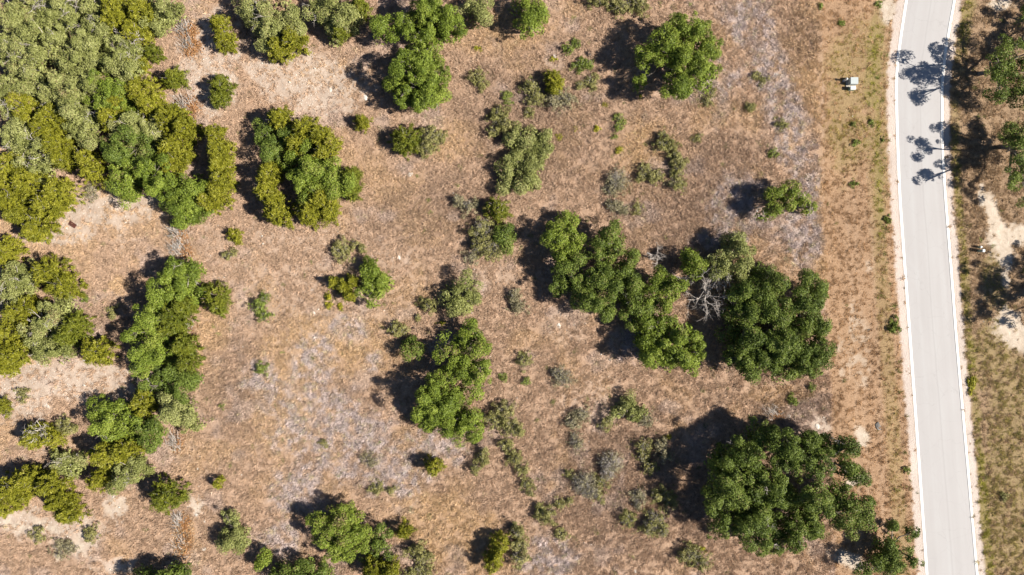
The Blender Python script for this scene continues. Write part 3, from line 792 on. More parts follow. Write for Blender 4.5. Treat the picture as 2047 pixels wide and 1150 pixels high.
shrub('sg', 1.5, '914 400 11, 935 412 16', 'grey shrub left of a rounded olive bush in the middle', leafy=0.8, twigs=22)
juniper('jd', 2.6, '995 418 26', 'rounded olive juniper in the middle, above grey shrubs', group=GB, twigs=3)
shrub('so', 2.0, '965 462 24, 985 495 24, 958 490 16', 'large grey green shrub below the rounded olive juniper', leafy=0.9, twigs=24)
oak('od', 2.4, '1010 465 22, 1005 490 16', 'dark green bush against the right side of the large grey green shrub', group='oaks in the middle', name='oak_bush')
shrub('sg', 1.2, '945 515 16', 'low brownish grey shrub below the large grey green shrub', leafy=0.5)
oak('op', 3.2, '905 598 24, 928 578 20, 918 612 20, 945 598 13', 'soft grey green oak near the centre of the frame', group='oaks in the middle')
shrub('so', 1.6, '858 610 15', 'small olive shrub left of the soft grey green oak', leafy=1.1)
shrub('so', 0.6, '836 634 7', 'tiny shrub below the small olive shrub', leafy=1)
shrub('so', 1.7, '788 657 13, 808 660 11', 'olive shrub at the upper left end of the long tree shadow')
oak('od', 2.6, '828 702 18, 815 690 12', 'dark green bush standing in the shadow of the central oaks', group='oaks in the middle', name='oak_bush')
weed('wy', 882, 646, 7, 'bright yellow flowering weed below the soft grey green oak', h=0.4, asp=0.7)
oak('ob', 4.6, '938 662 18, 922 680 14, 950 680 14', 'small oak at the upper end of the central tree row', group='oaks in the middle')
oak('ob', 6.6, '892 706 24, 955 702 18, 962 738 20, 925 740 26, 900 762 26, 945 762 24', 'bright feathery oak in the upper part of the central tree row', group='oaks in the middle')
oak('ob', 6.6, '862 782 26, 848 805 22, 868 822 26, 850 842 20, 890 810 22, 915 800 20', 'bright feathery oak in the lower left of the central tree row', group='oaks in the middle')
oak('ob', 5.4, '905 838 22, 932 835 20, 945 858 20, 890 860 16, 925 862 16', 'green oak at the bottom of the central tree row', group='oaks in the middle')
shrub('so', 1.8, '985 838 18, 1010 822 20, 1018 850 18, 1035 860 12', 'wide olive shrub against the lower right of the central tree row', leafy=1.1)
# --- shrubs right of centre, upper half ---------------------------------------------------------
shrub('so', 1.0, '955 150 13, 962 168 12, 942 155 8', 'sparse olive shrub right of the large bright oak', leafy=0.9)
weed('wy', 953, 98, 6, 'single yellow weed above a sparse olive shrub')
shrub('wg', 0.9, '1135 98 10, 1150 88 10', 'small green shrub left of the big oak shadow')
shrub('wg', 0.8, '1160 130 13, 1178 128 10', 'dark green low shrub at the tip of the big oak shadow')
shrub('so', 0.7, '1180 165 16, 1160 172 9', 'flat olive shrub below the tip of the big oak shadow', leafy=0.8)
shrub('so', 1.6, '1058 172 16, 1072 195 16', 'grey green shrub on the left of a tight bush group, upper middle', leafy=1.0)
juniper('ju', 2.2, '1106 160 20, 1110 178 18', 'bright yellow green juniper at the top of a tight bush group, upper middle', group=GB, twigs=0)
shrub('sg', 1.4, '1108 198 18, 1132 200 18', 'grey leaved shrub at the bottom right of a tight bush group, upper middle', leafy=0.9)
shrub('so', 0.8, '1058 224 10', 'small round shrub below a tight bush group, upper middle')
shrub('wg', 0.6, '1012 192 10, 1018 208 7', 'low green shrub left of a tight bush group, upper middle')
shrub('so', 1.8, '998 235 20, 985 262 10, 1012 250 14', 'grey green shrub at the upper left end of the large thicket', leafy=1.1)
oak('op', 2.6, '1040 268 20, 1018 278 16, 1055 285 18', 'olive oak brush in the upper part of the large thicket', group='oaks in the middle', name='oak_bush')
oak('op', 2.6, '1082 285 18, 1092 270 12, 1085 310 14', 'yellowish oak brush on the right of the large thicket', group='oaks in the middle', name='oak_bush')
oak('op', 2.8, '1045 318 24, 1020 335 22, 1070 330 18', 'broad olive oak brush in the middle of the large thicket', group='oaks in the middle', name='oak_bush')
oak('op', 2.4, '1045 358 22, 1068 362 16, 1012 368 16', 'olive oak brush at the bottom of the large thicket', group='oaks in the middle', name='oak_bush')
weed('wy', 1118, 276, 7, 'yellow green weed touching the right side of the large thicket')
weed('wy', 1150, 257, 6, 'left of two matching yellow weeds, upper middle right')
weed('wy', 1192, 258, 6, 'right of two matching yellow weeds, upper middle right')
weed('wy', 1210, 209, 6, 'yellow weed halfway between the tight bush group and the big oak')
weed('wy', 1105, 118, 6, 'yellow weed among white stones above the tight bush group')
weed('wy', 1281, 192, 5, 'green weed under the lower left edge of the big rounded oak')
shrub('wg', 0.9, '1237 238 11, 1236 252 9', 'small dark green shrub below the big oak shadow')
weed('wg', 1228, 272, 8, 'round green weed just below a small dark green shrub')
weed('wy', 1237, 300, 7, 'yellow flowered weed below two dark green plants', h=0.4)
shrub('so', 1.5, '1325 272 12, 1322 290 14, 1342 290 12, 1350 310 12', 'olive shrub at the top of a curving row, right of centre', leafy=1.2)
shrub('so', 1.5, '1358 328 16, 1352 350 14, 1360 372 12', 'pale olive shrub at the lower end of a curving row, right of centre', leafy=1.2)
shrub('so', 1.3, '1290 342 16, 1312 352 16, 1280 355 10', 'olive shrub left of the curving row, right of centre', leafy=1.0)
shrub('sg', 1.2, '1235 362 24, 1222 378 14', 'pale grey wispy shrub below the yellow weeds, right of centre', leafy=0.5, twigs=40)
shrub('sg', 0.7, '1345 368 10', 'grey twiggy shrub inside the curving row, right of centre', leafy=0.4, twigs=30)
shrub('so', 0.6, '1395 274 8, 1388 280 6', 'tiny shrub in the open right of the curving row')
shrub('so', 0.6, '1422 185 10, 1412 205 12', 'thin olive shrub below the big rounded oak', leafy=0.7)
shrub('sg', 0.9, '1228 412 16, 1245 420 12', 'grey shrub above the upper end of the long oak belt', leafy=0.7, twigs=24)
shrub('so', 0.7, '1275 415 12', 'faint olive shrub above the long oak belt', leafy=0.6)
shrub('so', 0.6, '1500 215 10', 'little olive shrub in the purple grey grass, upper right')
shrub('so', 0.6, '1525 158 10, 1512 150 8', 'little shrub left of the golden strip, upper right')
shrub('so', 0.7, '1562 250 11', 'yellowish tussock shrub on the right edge of the purple grey grass', leafy=0.9)
shrub('wg', 0.6, '1548 305 9', 'green tussock in the middle of the purple grey grass')
# --- the long oak belt --------------------------------------------------------------------------
GX = 'trees of the long oak belt right of centre'
oak('ob', 5.4, '1132 450 22, 1108 482 24, 1140 488 24, 1120 510 16', 'bright oak at the upper left end of the long oak belt', group=GX)
oak('od', 5.4, '1122 542 22, 1158 520 16, 1118 570 18, 1150 552 16', 'dark oak on the lower left side of the long oak belt', group=GX)
oak('od', 5.6, '1226 462 17, 1208 490 22, 1232 495 20, 1215 515 18', 'oak reaching upward near the left end of the long oak belt', group=GX)
oak('od', 6.2, '1165 572 22, 1198 560 24, 1180 602 22, 1208 608 22, 1225 585 18, 1218 545 18', 'broad oak in the lower left middle of the long oak belt', group=GX)
oak('od', 5.6, '1258 520 20, 1250 548 20, 1272 572 20, 1255 600 16', 'thin oak in the upper middle of the long oak belt', group=GX, dead=3)
oak('ob', 5.2, '1318 560 20, 1345 575 22, 1300 590 16, 1332 600 16', 'light green oak left of the dead grey tree', group=GX)
oak('ob', 4.8, '1390 518 20, 1378 540 14, 1400 535 14', 'small light oak above the dead grey tree', group=GX)
oak('op', 4.6, '1470 482 20, 1488 500 18, 1458 508 12', 'pale feathery oak at the upper right of the long oak belt', group=GX)
oak('op', 4.4, '1436 525 22, 1448 545 14', 'pale yellow green oak just above the dead grey tree, to its right', group=GX)
oak('op', 4.6, '1492 532 20, 1482 556 14', 'pale oak between the feathery oak and the large dark oak', group=GX)
oak('od', 5.2, '1262 618 20, 1288 625 20, 1278 648 18, 1300 610 16', 'dark shaded oak joining the left and lower bulges of the long oak belt', group=GX)
oak('ob', 6.0, '1312 655 24, 1335 640 20, 1300 690 22, 1325 690 22, 1300 718 18', 'oak at the lower left bulge of the long oak belt', group=GX, dead=2)
oak('ob', 6.0, '1362 668 20, 1385 688 24, 1355 705 22, 1378 720 20, 1340 728 18, 1398 705 12', 'bright oak at the lowest bulge of the long oak belt', group=GX)
oak('od', 7.4, '1535 555 20, 1505 585 26, 1545 590 26, 1480 615 22, 1525 630 30, 1560 625 24, 1490 655 28', 'large dark oak at the right end of the belt, nearest the dead tree', group=GX, spread=1.2)
oak('od', 7.4, '1622 560 20, 1638 590 18, 1612 600 26, 1585 655 28, 1630 640 22, 1648 662 14, 1600 690 28, 1640 690 20', 'large dark oak at the right end of the belt beside the mown strip', group=GX, spread=1.2)
oak('od', 7.0, '1505 695 28, 1480 715 26, 1535 720 28, 1560 690 28, 1575 735 24, 1615 735 24, 1640 725 18, 1510 745 16', 'large dark oak at the bottom right of the belt', group=GX, spread=1.2)
oak('ob', 4.6, '1580 378 18, 1592 392 16, 1556 392 14, 1552 420 15, 1575 412 13, 1620 415 13, 1535 425 12, 1604 402 10', 'loose bright green oak alone beside the mown strip', group='oaks over the clearing', cover=0.65, dead=2)
# --- lower right ------------------------------------------------------------------------------------
oak('od', 8.4, '1528 872 24, 1450 928 28, 1500 915 26, 1462 975 30, 1430 1005 20, 1512 960 28, 1495 1010 30, 1450 1050 24, 1490 1062 28, 1530 1040 28, 1520 1082 20', 'huge dark oak forming the left half of the grove at lower right', group='the huge oak grove at lower right', spread=1.28, dead=2)
oak('od', 8.4, '1582 895 22, 1625 888 20, 1665 890 20, 1692 893 13, 1600 930 24, 1645 935 20, 1700 940 18, 1718 950 13, 1565 930 20, 1560 985 26', 'huge dark oak forming the upper right of the grove at lower right', group='the huge oak grove at lower right', spread=1.28, dead=3)
oak('od', 8.0, '1600 1010 28, 1645 1000 24, 1690 992 22, 1725 1022 18, 1680 1032 26, 1630 1050 26, 1580 1060 26, 1722 1048 13, 1560 1092 16, 1600 1085 14', 'huge dark oak forming the bottom right of the grove at lower right', group='the huge oak grove at lower right', spread=1.28, dead=3)
oak('od', 4.6, '1778 1098 20, 1802 1118 22, 1790 1140 22, 1822 1068 13, 1786 1055 11, 1830 1122 10, 1745 1138 16, 1765 1122 14', 'loose dark oak at the bottom edge against the road', group='oaks over the clearing', cover=0.6)
oak('ob', 4.8, '680 1042 30, 660 1075 28, 700 1068 28, 725 1085 20, 690 1108 28, 662 1110 20, 640 1050 16, 700 1030 16', 'dense round oak near the bottom edge left of centre', group='oaks over the clearing')
oak('od', 3.6, '762 1074 15, 765 1100 16, 745 1110 12', 'dark green bush against the right side of the dense round oak', group='oaks over the clearing', name='oak_bush')
juniper('ju', 3.4, '748 1136 26, 782 1138 18', 'yellow juniper at the bottom edge below the dense round oak', group=GB)
shrub('so', 1.9, '838 1102 20, 848 1115 15', 'grey green shrub right of the yellow junipers near the bottom edge')
shrub('so', 1.2, '845 1142 18, 820 1146 12', 'olive shrub cut by the bottom edge below the grey green one')
oak('ob', 2.6, '525 1122 13, 518 1132 9', 'small bright bush near the bottom edge in a tree shadow', group='oaks over the clearing', name='oak_bush')
oak('od', 4.4, '600 1156 24, 635 1160 24, 560 1164 20', 'dark oak cut by the bottom edge left of the dense round oak', group='oaks over the clearing')
juniper('ju', 2.9, '868 932 19', 'upright bright yellow juniper alone below the central tree row', group=GB, twigs=0)
juniper('ju', 2.5, '809 1060 18', 'ball shaped bright yellow juniper near the bottom, right of the dense round oak', group=GB, twigs=0)
juniper('ju', 2.9, '1000 1086 19, 984 1124 19, 992 1105 15', 'tall bright yellow two stemmed juniper near the bottom edge', group=GB, twigs=0)
shrub('so', 0.9, '752 975 13', 'yellowish round shrub left of the upright bright juniper')
shrub('so', 0.6, '780 981 8', 'smaller round shrub touching the yellowish one')
shrub('so', 1.6, '965 905 12, 955 932 13, 968 920 10', 'narrow olive shrub right of the upright bright juniper')
shrub('so', 1.3, '1012 892 14, 1030 918 15, 1042 942 13', 'olive shrub in the upper part of a line below the wide olive shrub', leafy=1.0)
shrub('so', 1.1, '1052 968 13, 1060 985 8', 'olive shrub at the lower end of a line below the wide olive shrub')
shrub('wg', 0.9, '520 738 11', 'dark little shrub on the purple grey patch left of centre')
weed('wg', 443, 812, 6, 'tiny dark green weed right of the long clump')
shrub('so', 0.6, '645 886 8', 'tiny dull shrub in the tussock field')
shrub('sg', 0.5, '735 915 14, 745 925 10', 'flat grey shrub in the tussock field', leafy=0.6)
# --- small shrubs centre right ----------------------------------------------------------------------
shrub('sg', 1.3, '1036 612 16, 1028 590 12', 'grey green shrub left of the long oak belt', leafy=1.0, twigs=20)
shrub('so', 1.1, '1046 720 15', 'round olive shrub alone below the long oak belt')
shrub('wg', 0.6, '1050 762 9', 'small green plant right under the round olive shrub')
shrub('wg', 0.6, '1005 752 8', 'small green plant lower left of the round olive shrub')
shrub('sg', 1.1, '1125 755 20, 1112 745 12', 'pale grey wispy shrub below the long oak belt', leafy=0.5, twigs=40)
oak('op', 2.0, '1250 812 18, 1270 825 18, 1235 825 12', 'green bush alone between the long belt and the huge grove', group='oaks over the clearing', name='oak_bush')
shrub('sg', 1.3, '1292 838 16', 'grey shrub on the right flank of the green bush below the long belt', leafy=0.8)
shrub('sg', 1.3, '1165 828 16, 1142 845 13', 'grey olive shrub left of the green bush below the long belt', leafy=0.8, twigs=24)
shrub('so', 1.1, '1210 848 14', 'olive shrub just left below the green bush below the long belt', leafy=0.8)
shrub('sg', 1.1, '1155 888 15, 1148 872 10', 'grey shrub at the left of the scrub patch beside the huge grove', leafy=0.4, twigs=40)
shrub('sg', 1.6, '1222 925 22, 1215 945 16', 'pale silver twiggy shrub in the middle of the scrub patch beside the huge grove', leafy=0.35, twigs=60, pale=True)
shrub('so', 1.5, '1288 890 14, 1285 912 14, 1300 935 14', 'olive shrub at the shadow edge of the huge grove', leafy=0.9, twigs=20)
shrub('sg', 1.6, '1322 890 14, 1326 910 14', 'blue grey shrub inside the shadow of the huge grove', leafy=0.9)
weed('wy', 1335, 875, 7, 'bright yellow weed at the shadow edge of the huge grove', h=0.6)
shrub('sg', 1.5, '1168 968 24, 1185 985 16', 'large grey twiggy shrub at the lower left of the scrub patch', leafy=0.4, twigs=60)
shrub('so', 1.2, '1200 965 16, 1198 990 13', 'olive shrub against the right of the large grey twiggy shrub', leafy=0.8)
shrub('so', 0.8, '1138 945 10', 'small shrub above the large grey twiggy shrub')
shrub('sg', 1.3, '1278 992 16, 1275 1008 10', 'grey spiky shrub in the lower scrub patch beside the huge grove', leafy=0.6, twigs=36)
shrub('so', 1.5, '1330 992 16, 1342 1005 14, 1312 990 12', 'olive shrub at the right of the lower scrub patch by the grove shadow', leafy=1.0)
shrub('so', 1.4, '1255 1038 16', 'round olive shrub at the lower left of the lower scrub patch', leafy=1.0)
shrub('so', 1.6, '1310 1040 22, 1298 1055 16, 1325 1060 14', 'large spiky olive shrub at the bottom of the lower scrub patch', leafy=0.8, twigs=40)
shrub('so', 1.4, '1092 1030 18, 1080 1022 12', 'olive shrub left of the scrub patch, near the bottom', leafy=1.1)
shrub('so', 0.8, '1120 1008 12, 1138 1002 9', 'low straggling shrub above right of the olive one near the bottom', leafy=0.8)
shrub('so', 0.9, '1122 1068 13', 'small olive shrub below the olive one near the bottom')
shrub('so', 1.9, '1036 1062 14, 1040 1090 16, 1038 1115 15', 'tall grey green shrub beside the two stemmed bright juniper at the bottom', leafy=1.0, twigs=20)
shrub('so', 1.5, '1385 1108 20, 1405 1125 16, 1368 1112 12', 'grey green shrub near the bottom edge below the huge grove', leafy=0.9, twigs=24)
weed('wy', 1405, 1097, 5, 'yellow weed on top of the grey green shrub below the huge grove', h=1.0)
shrub('so', 0.8, '75 1070 14', 'small pale shrub on the white stony ground, bottom left')
shrub('so', 0.9, '186 1064 13, 178 1072 9', 'small dark olive shrub right of the white stony ground, bottom left')
shrub('sg', 0.8, '122 1098 18, 140 1095 12', 'spreading grey shrub on stony ground near the bottom left corner', leafy=0.6)
shrub('so', 0.6, '45 790 13', 'faint pale shrub near the left edge above the dead topped juniper', leafy=0.7)
shrub('so', 0.8, '222 620 10, 225 632 7', 'small pale shrub in the shadow left of the long clump')
shrub('wg', 0.5, '168 594 8', 'little dark shrub right of the left edge cluster')
shrub('sg', 0.7, '185 384 16', 'small faded shrub on bare ground below the mixed clump', leafy=0.5)
# --- along the mown strip, road and right verge -----------------------------------------------------
GV = 'green plants along the road'
weed('wg', 1776, 440, 9, 'green plant by the gravel edge, middle of the left roadside', GV, h=0.5)
weed('wg', 1789, 651, 13, 'largest green plant by the gravel edge of the left roadside', GV, h=0.8, asp=1.3)
weed('wg', 1812, 940, 7, 'small green plant touching the gravel, lower left roadside', GV, h=0.4)
weed('wy', 1943, 768, 8, 'bright yellow green plant against the right gravel edge', GV, h=0.5, asp=2.0)
weed('wg', 1641, 13, 6, 'dark green tuft at the top end of the mown strip', GV, h=0.3)
weed('wg', 1680, 46, 7, 'dark tuft on the mown strip near the top', GV, h=0.35)
weed('wg', 1758, 9, 7, 'green plant by the roadside at the top edge', GV, h=0.3)
weed('wg', 1707, 248, 6, 'left of two green tufts on the mown strip below the utility boxes', GV, h=0.35)
weed('wg', 1741, 246, 7, 'right of two green tufts on the mown strip below the utility boxes', GV, h=0.35)
weed('wg', 1711, 286, 7, 'bright tuft on the mown strip a little lower than the pair', GV, h=0.35)
weed('wg', 1706, 368, 7, 'lone tuft on the mown strip beside the loose bright oak', GV, h=0.35)
weed('wg', 1765, 279, 5, 'tuft close to the left gravel edge by the road bend', GV, h=0.3)
shrub('so', 0.5, '2007 995 9', 'small dry bush on the olive grass at lower right', leafy=0.8, group=GV)
shrub('wg', 0.6, '1620 775 8', 'low green plant above the huge grove beside the mown strip', group=GV)
shrub('wg', 0.6, '1585 800 9', 'low green plant right of the cut wood above the huge grove', group=GV)
# oaks beyond the road, standing at and past the right edge of the picture
GS = 'oaks across the road'
oak('od', 7.9, '2016 88 20, 2042 108 30, 2004 122 26, 2002 150 26, 2025 145 32, 2002 180 18, 2045 190 24, 2075 140 34, 2085 95 28, 2060 60 20, 2070 190 22', 'dark oak across the road with the longest shadow over the asphalt', base=(1956, 148), group=GS, dens=0.85, cover=0.62, fill=False)
oak('od', 8.4, '2012 262 18, 2040 262 24, 2030 298 22, 2048 335 26, 2025 365 13, 2075 300 34, 2085 350 30, 2090 260 26, 2120 310 34, 2055 380 22', 'dark oak on the right edge, second one down across the road', base=(2003, 294), group=GS, dens=0.85, cover=0.62, fill=False)
oak('od', 7.5, '2110 20 36, 2150 50 36, 2120 80 30, 2160 0 36', 'oak beyond the top right corner, seen by its shadow', base=(2062, 42), group=GS, dens=0.85, cover=0.62, fill=False)
oak('od', 9.0, '2190 590 44, 2160 560 36, 2150 620 34, 2230 620 40, 2210 540 36, 2180 650 30', 'oak beyond the right edge, seen by its shadow over the pale bare soil', base=(2092, 602), group=GS, dens=0.85, cover=0.62, fill=False)

# ------------------------------------------------------------------ dead trees and cut brush
def dead_tree(px, py, h, R, label, n=9):
    rng = nrng(); x, y = W(px, py, 0.6 * h)
    ro = root('dead_tree', x, y, label, 'tree', 'bleached dead trees')
    MT = __import__('mathutils').Matrix.Translation(-Vector(ro.location))
    tb = Tubes(6); tb.add([(x, y, -0.15), (x + 0.1, y, 0.3 * h), (x + 0.1, y + 0.1, 0.55 * h)], [0.16, 0.12, 0.08])
    me = tb.mesh('trunk'); me.transform(MT); link('trunk', me, M_TWIGP, ro)
    for k in range(n):
        a = 2 * math.pi * k / n + rng.uniform(-0.3, 0.3)
        tb = Tubes(4)
        st = np.array([x + 0.1, y + 0.05, h * rng.uniform(0.35, 0.55)])
        branch(rng, tb, st, (math.cos(a), math.sin(a), rng.uniform(0.35, 1.0)), R * rng.uniform(0.7, 1.0), 0.05, 3)
        me = tb.mesh('branch'); me.transform(MT); link('branch', me, M_TWIGP, ro)
dead_tree(1412, 590, 4.6, 2.9, 'bleached grey dead tree in the middle of the long oak belt', 11)
dead_tree(1440, 556, 4.4, 2.0, 'smaller bleached dead tree right above the large one in the oak belt', 7)
dead_tree(1375, 558, 3.8, 1.6, 'small pale dead tree left above the large one in the oak belt', 6)
dead_tree(1310, 515, 3.0, 1.6, 'bare grey dead sapling in the shade above the oak belt', 5)
dead_tree(258, 86, 6.6, 1.9, 'bleached white dead snag on the right edge of the wood', 9)
dead_tree(72, 862, 4.2, 1.5, 'white dead bush top in the juniper near the left edge', 8)

def brush_pile(px, py, rx, ry, label, n=90, needles=900, dark=False):
    rng = nrng(); x, y = W(px, py)
    ro = root('brush_pile', x, y, label, 'brush pile', 'heaps of cut juniper brush')
    MT = __import__('mathutils').Matrix.Translation(-Vector(ro.location))
    for part, mat, m, r in (('cut_branches', M_TWIGP, n, 0.03), ('dark_branches', M_BARK, n // 2, 0.035)):
        tb = Tubes(3)
        for _ in range(m):
            ox, oy = rng.normal(size=2) * 0.42
            a = rng.normal() * 0.5 + 2.2
            st = np.array([x + ox * rx / PXM, y + oy * ry / PXM, rng.uniform(0.02, 0.45) * math.exp(-(ox * ox + oy * oy))])
            d = np.array([math.cos(a), math.sin(a), rng.uniform(-0.08, 0.3)]); ll = rng.uniform(0.5, 1.6)
            mid = st + d * ll * 0.5 + rng.normal(size=3) * 0.07; en = st + d * ll + rng.normal(size=3) * 0.15
            en[2] = max(en[2], 0.02)
            tb.add([st, mid, en], [r, r * 0.7, r * 0.3])
        me = tb.mesh(part); me.transform(MT); link(part, me, mat, ro)
    o2 = rng.normal(size=(needles, 2)) * 0.45
    zc = np.abs(rng.normal(size=needles)) * 0.16 + 0.03
    pos = np.stack([x + o2[:, 0] * rx / PXM + 0.3, y + o2[:, 1] * ry / PXM, zc], -1)
    nr = norm(rng.normal(size=(needles, 3)) * 0.6 + np.array([0, 0, 1]))
    v = leaf_arrays(pos, nr, rng, 0.32, 0.10)
    t = np.clip(0.45 + 0.22 * rng.normal(size=needles), 0, 0.95)
    link('dry_needles', leaf_mesh('dry_needles', to_local(v, ro), t), M_LEAF['br'], ro)
brush_pile(372, 62, 20, 18, 'heap of cut brush on the stony path near the top edge')
brush_pile(380, 95, 18, 18, 'orange brown brush heap just below the one near the top edge', 60, 1100)
brush_pile(372, 215, 24, 26, 'brown brush heap with grey poles above the mixed clump', 90, 1100)
brush_pile(356, 465, 18, 20, 'grey and brown brush heap under the lowest tip of the mixed clump', 110, 500)
brush_pile(362, 500, 20, 18, 'brush heap at the top of the long clump', 100, 600)
brush_pile(372, 655, 16, 16, 'small brush heap against the right side of the long clump', 90, 200)
brush_pile(352, 885, 16, 26, 'dark scattered brush left of the bottom orange heap, higher up', 50, 250)
brush_pile(362, 1045, 16, 18, 'dark and orange brush heap under the large round juniper', 50, 700)
brush_pile(365, 1085, 18, 30, 'orange heap of dead juniper needles near the bottom edge', 40, 1400)
brush_pile(1545, 830, 20, 14, 'pinkish heap of cut wood above the huge oak grove', 40, 250)

# ------------------------------------------------------------------ stones
def stone_mesh(name, rng, s=1.0):
    import bmesh
    bm = bmesh.new(); bmesh.ops.create_icosphere(bm, subdivisions=1, radius=1.0)
    for v in bm.verts:
        v.co *= rng.uniform(0.7, 1.2)
        v.co.z *= 0.5
    me = bpy.data.meshes.new(name); bm.to_mesh(me); bm.free()
    return me
def rock(px, py, r, label, mat=M_ROCK, flat=0.6, group='pale limestone rocks'):
    rng = nrng(); x, y = W(px, py); z = float(ground_h(np.array([x]), np.array([y]))[0])
    me = stone_mesh('rock', rng)
    o = link('rock', me, mat, None, (x, y, z))
    s = r / PXM
    o.scale = (s * rng.uniform(0.9, 1.3), s * rng.uniform(0.6, 1.0), s * flat); o.rotation_euler = (0, 0, rng.uniform(0, 3))
    return tag(o, label, 'rock', group)
rock(731, 195, 6, 'pale flat rock at the tip of the large bright oak shadow')
rock(661, 180, 5, 'pale rock left of the large bright oak shadow')
rock(93, 482, 5, 'white rock near the foot of the wood')
rock(798, 516, 5, 'white rock in the open left of the grey shrubs')
rock(628, 626, 4, 'small white rock below the two tone bush group')
rock(1109, 113, 5, 'white rock beside the yellow weed in the upper middle')
rock(1117, 652, 6, 'pale rock below the left end of the oak belt')
rock(95, 812, 5, 'whitish rock near the left edge in the lower half')
rock(392, 1030, 5, 'white rock right of the large round juniper')
rock(408, 1042, 4, 'second white rock right of the large round juniper')
rock(407, 1098, 5, 'white rock right of the orange brush heap at the bottom')
rock(1576, 831, 5, 'white rock beside the cut wood above the huge grove')
rock(1634, 853, 6, 'white stone slab above the upper right of the huge grove')
rock(1646, 868, 5, 'white stone just below the slab above the huge grove')
rock(1185, 1010, 4, 'white stone among the scrub left of the huge grove')
rock(1270, 1143, 5, 'white stone at the bottom edge below the scrub')
rock(820, 349, 5, 'pale grey stone in the open right of the round clump')
rock(1517, 432, 4, 'white stone at the left foot of the loose bright oak')
rock(1754, 852, 7, 'dark burnt stone on the lower mown strip', M_DARKROCK, 0.8, None)
rock(1737, 660, 4, 'small black stone on the mown strip beside the oak belt', M_DARKROCK, 0.6, None)
rock(612, 933, 5, 'dark stone in the tussock field', M_DARKROCK, 0.6, None)
rock(632, 790, 4, 'dark and white stone on the purple grey tussocks', M_DARKROCK, 0.6, None)

# loose limestone chips too many to count
def loose_stones():
    rng = nrng(); n0 = 26000
    u = rng.uniform(-40, 2090, n0); v = rng.uniform(-40, 1190, n0)
    z = zones(u, v)
    p = 0.035 + 0.60 * z['rock'] + 0.02 * z['bare']
    p = p * (1 - z['mow'] * 0.9) * (1 - z['road']) * (1 - z['gravel']) * (1 - z['verge'] * 0.9)
    keep = rng.random(n0) < p
    u = u[keep]; v = v[keep]; n = len(u)
    x, y = W(u, v); zz_ = ground_h(x, y)
    base = np.array([(1, 0, 0), (-0.5, 0.87, 0), (-0.5, -0.87, 0), (0.1, 0.1, 0.7), (0, 0, -0.5)])
    s = rng.lognormal(-2.6, 0.45, n)
    ang = rng.uniform(0, 6.28, n); c, sn = np.cos(ang), np.sin(ang)
    b = base[None] * rng.uniform(0.6, 1.4, (n, 5, 3)) * s[:, None, None]
    vx = b[..., 0] * c[:, None] - b[..., 1] * sn[:, None] + x[:, None]; vy = b[..., 0] * sn[:, None] + b[..., 1] * c[:, None] + y[:, None]
    vz = b[..., 2] * 0.7 + zz_[:, None] + 0.02
    f = np.array([(0, 1, 3), (1, 2, 3), (2, 0, 3), (1, 0, 4), (2, 1, 4), (0, 2, 4)])
    F = (f[None] + 5 * np.arange(n)[:, None, None]).reshape(-1, 3)
    o = link('loose_stones', mesh_from('loose_stones', np.stack([vx, vy, vz], -1).reshape(-1, 3), F, 3), M_ROCK)
    o['kind'] = 'stuff'; o['label'] = 'pale limestone chips scattered over the dry ground'; o['category'] = 'stones'
loose_stones()

# ------------------------------------------------------------------ utility boxes, signs of people
def paint(name, c, rough=0.45, metal=0.0):
    return rough_mat(name, tuple(q * 0.86 for q in c), c, 4.0, rough, 0.03)
M_BOXG = paint('pale_green_enamel', (0.40, 0.44, 0.44)); M_BOXD = paint('green_enamel', (0.24, 0.34, 0.27)); M_WHITE = paint('white_plastic', (0.66, 0.67, 0.65))
M_PAD = paint('pad_concrete', (0.52, 0.48, 0.41), 0.9); M_STEEL = paint('dull_steel', (0.35, 0.36, 0.37)); M_RUST = rough_mat('rust', (0.035, 0.010, 0.007), (0.10, 0.028, 0.018), 5)
def box_mesh(name, sx, sy, z0, z1, top=1.0, bev=0.03, slope=0.0):
    import bmesh
    bm = bmesh.new(); bmesh.ops.create_cube(bm, size=1.0)
    for v in bm.verts:
        k = top if v.co.z > 0 else 1.0
        zt = z1 if v.co.z > 0 else z0
        if v.co.z > 0: zt += slope * (-v.co.x)
        v.co = Vector((v.co.x * sx * k, v.co.y * sy * k, zt))
    bmesh.ops.bevel(bm, geom=list(bm.edges), offset=bev, segments=2, affect='EDGES')
    me = bpy.data.meshes.new(name); bm.to_mesh(me); bm.free()
    return me
def part(name, me, mat, ro, loc=(0, 0, 0)):
    o = link(name, me, mat, ro); o.location = loc
    return o
# pad mounted transformer
bx, by = W(1700.5, 166.5)
ro = tag(link('transformer_box', None, None, None, (bx, by, 0)), 'pale green electrical transformer box on a concrete pad on the mown strip', 'utility box')
part('pad', box_mesh('pad', 1.30, 1.12, -0.12, 0.10, 1, 0.02), M_PAD, ro)
bd = part('cabinet', box_mesh('cabinet', 1.02, 0.86, 0.10, 0.82, 1.0, 0.025), M_BOXG, ro, (0.06, 0.08, 0))
part('lid', box_mesh('lid', 1.08, 0.92, 0.825, 0.93, 0.96, 0.03, 0.03), M_BOXG, ro, (0.06, 0.08, 0))
for s in (-1, 1):
    d = part('door', box_mesh('door', 0.03, 0.38, 0.16, 0.78, 1.0, 0.006), M_BOXG, ro, (-0.465, 0.08 + 0.2 * s, 0))
    part('handle', box_mesh('handle', 0.03, 0.04, 0.42, 0.56, 1.0, 0.008), M_STEEL, d, (-0.028, -0.13 * s, 0))
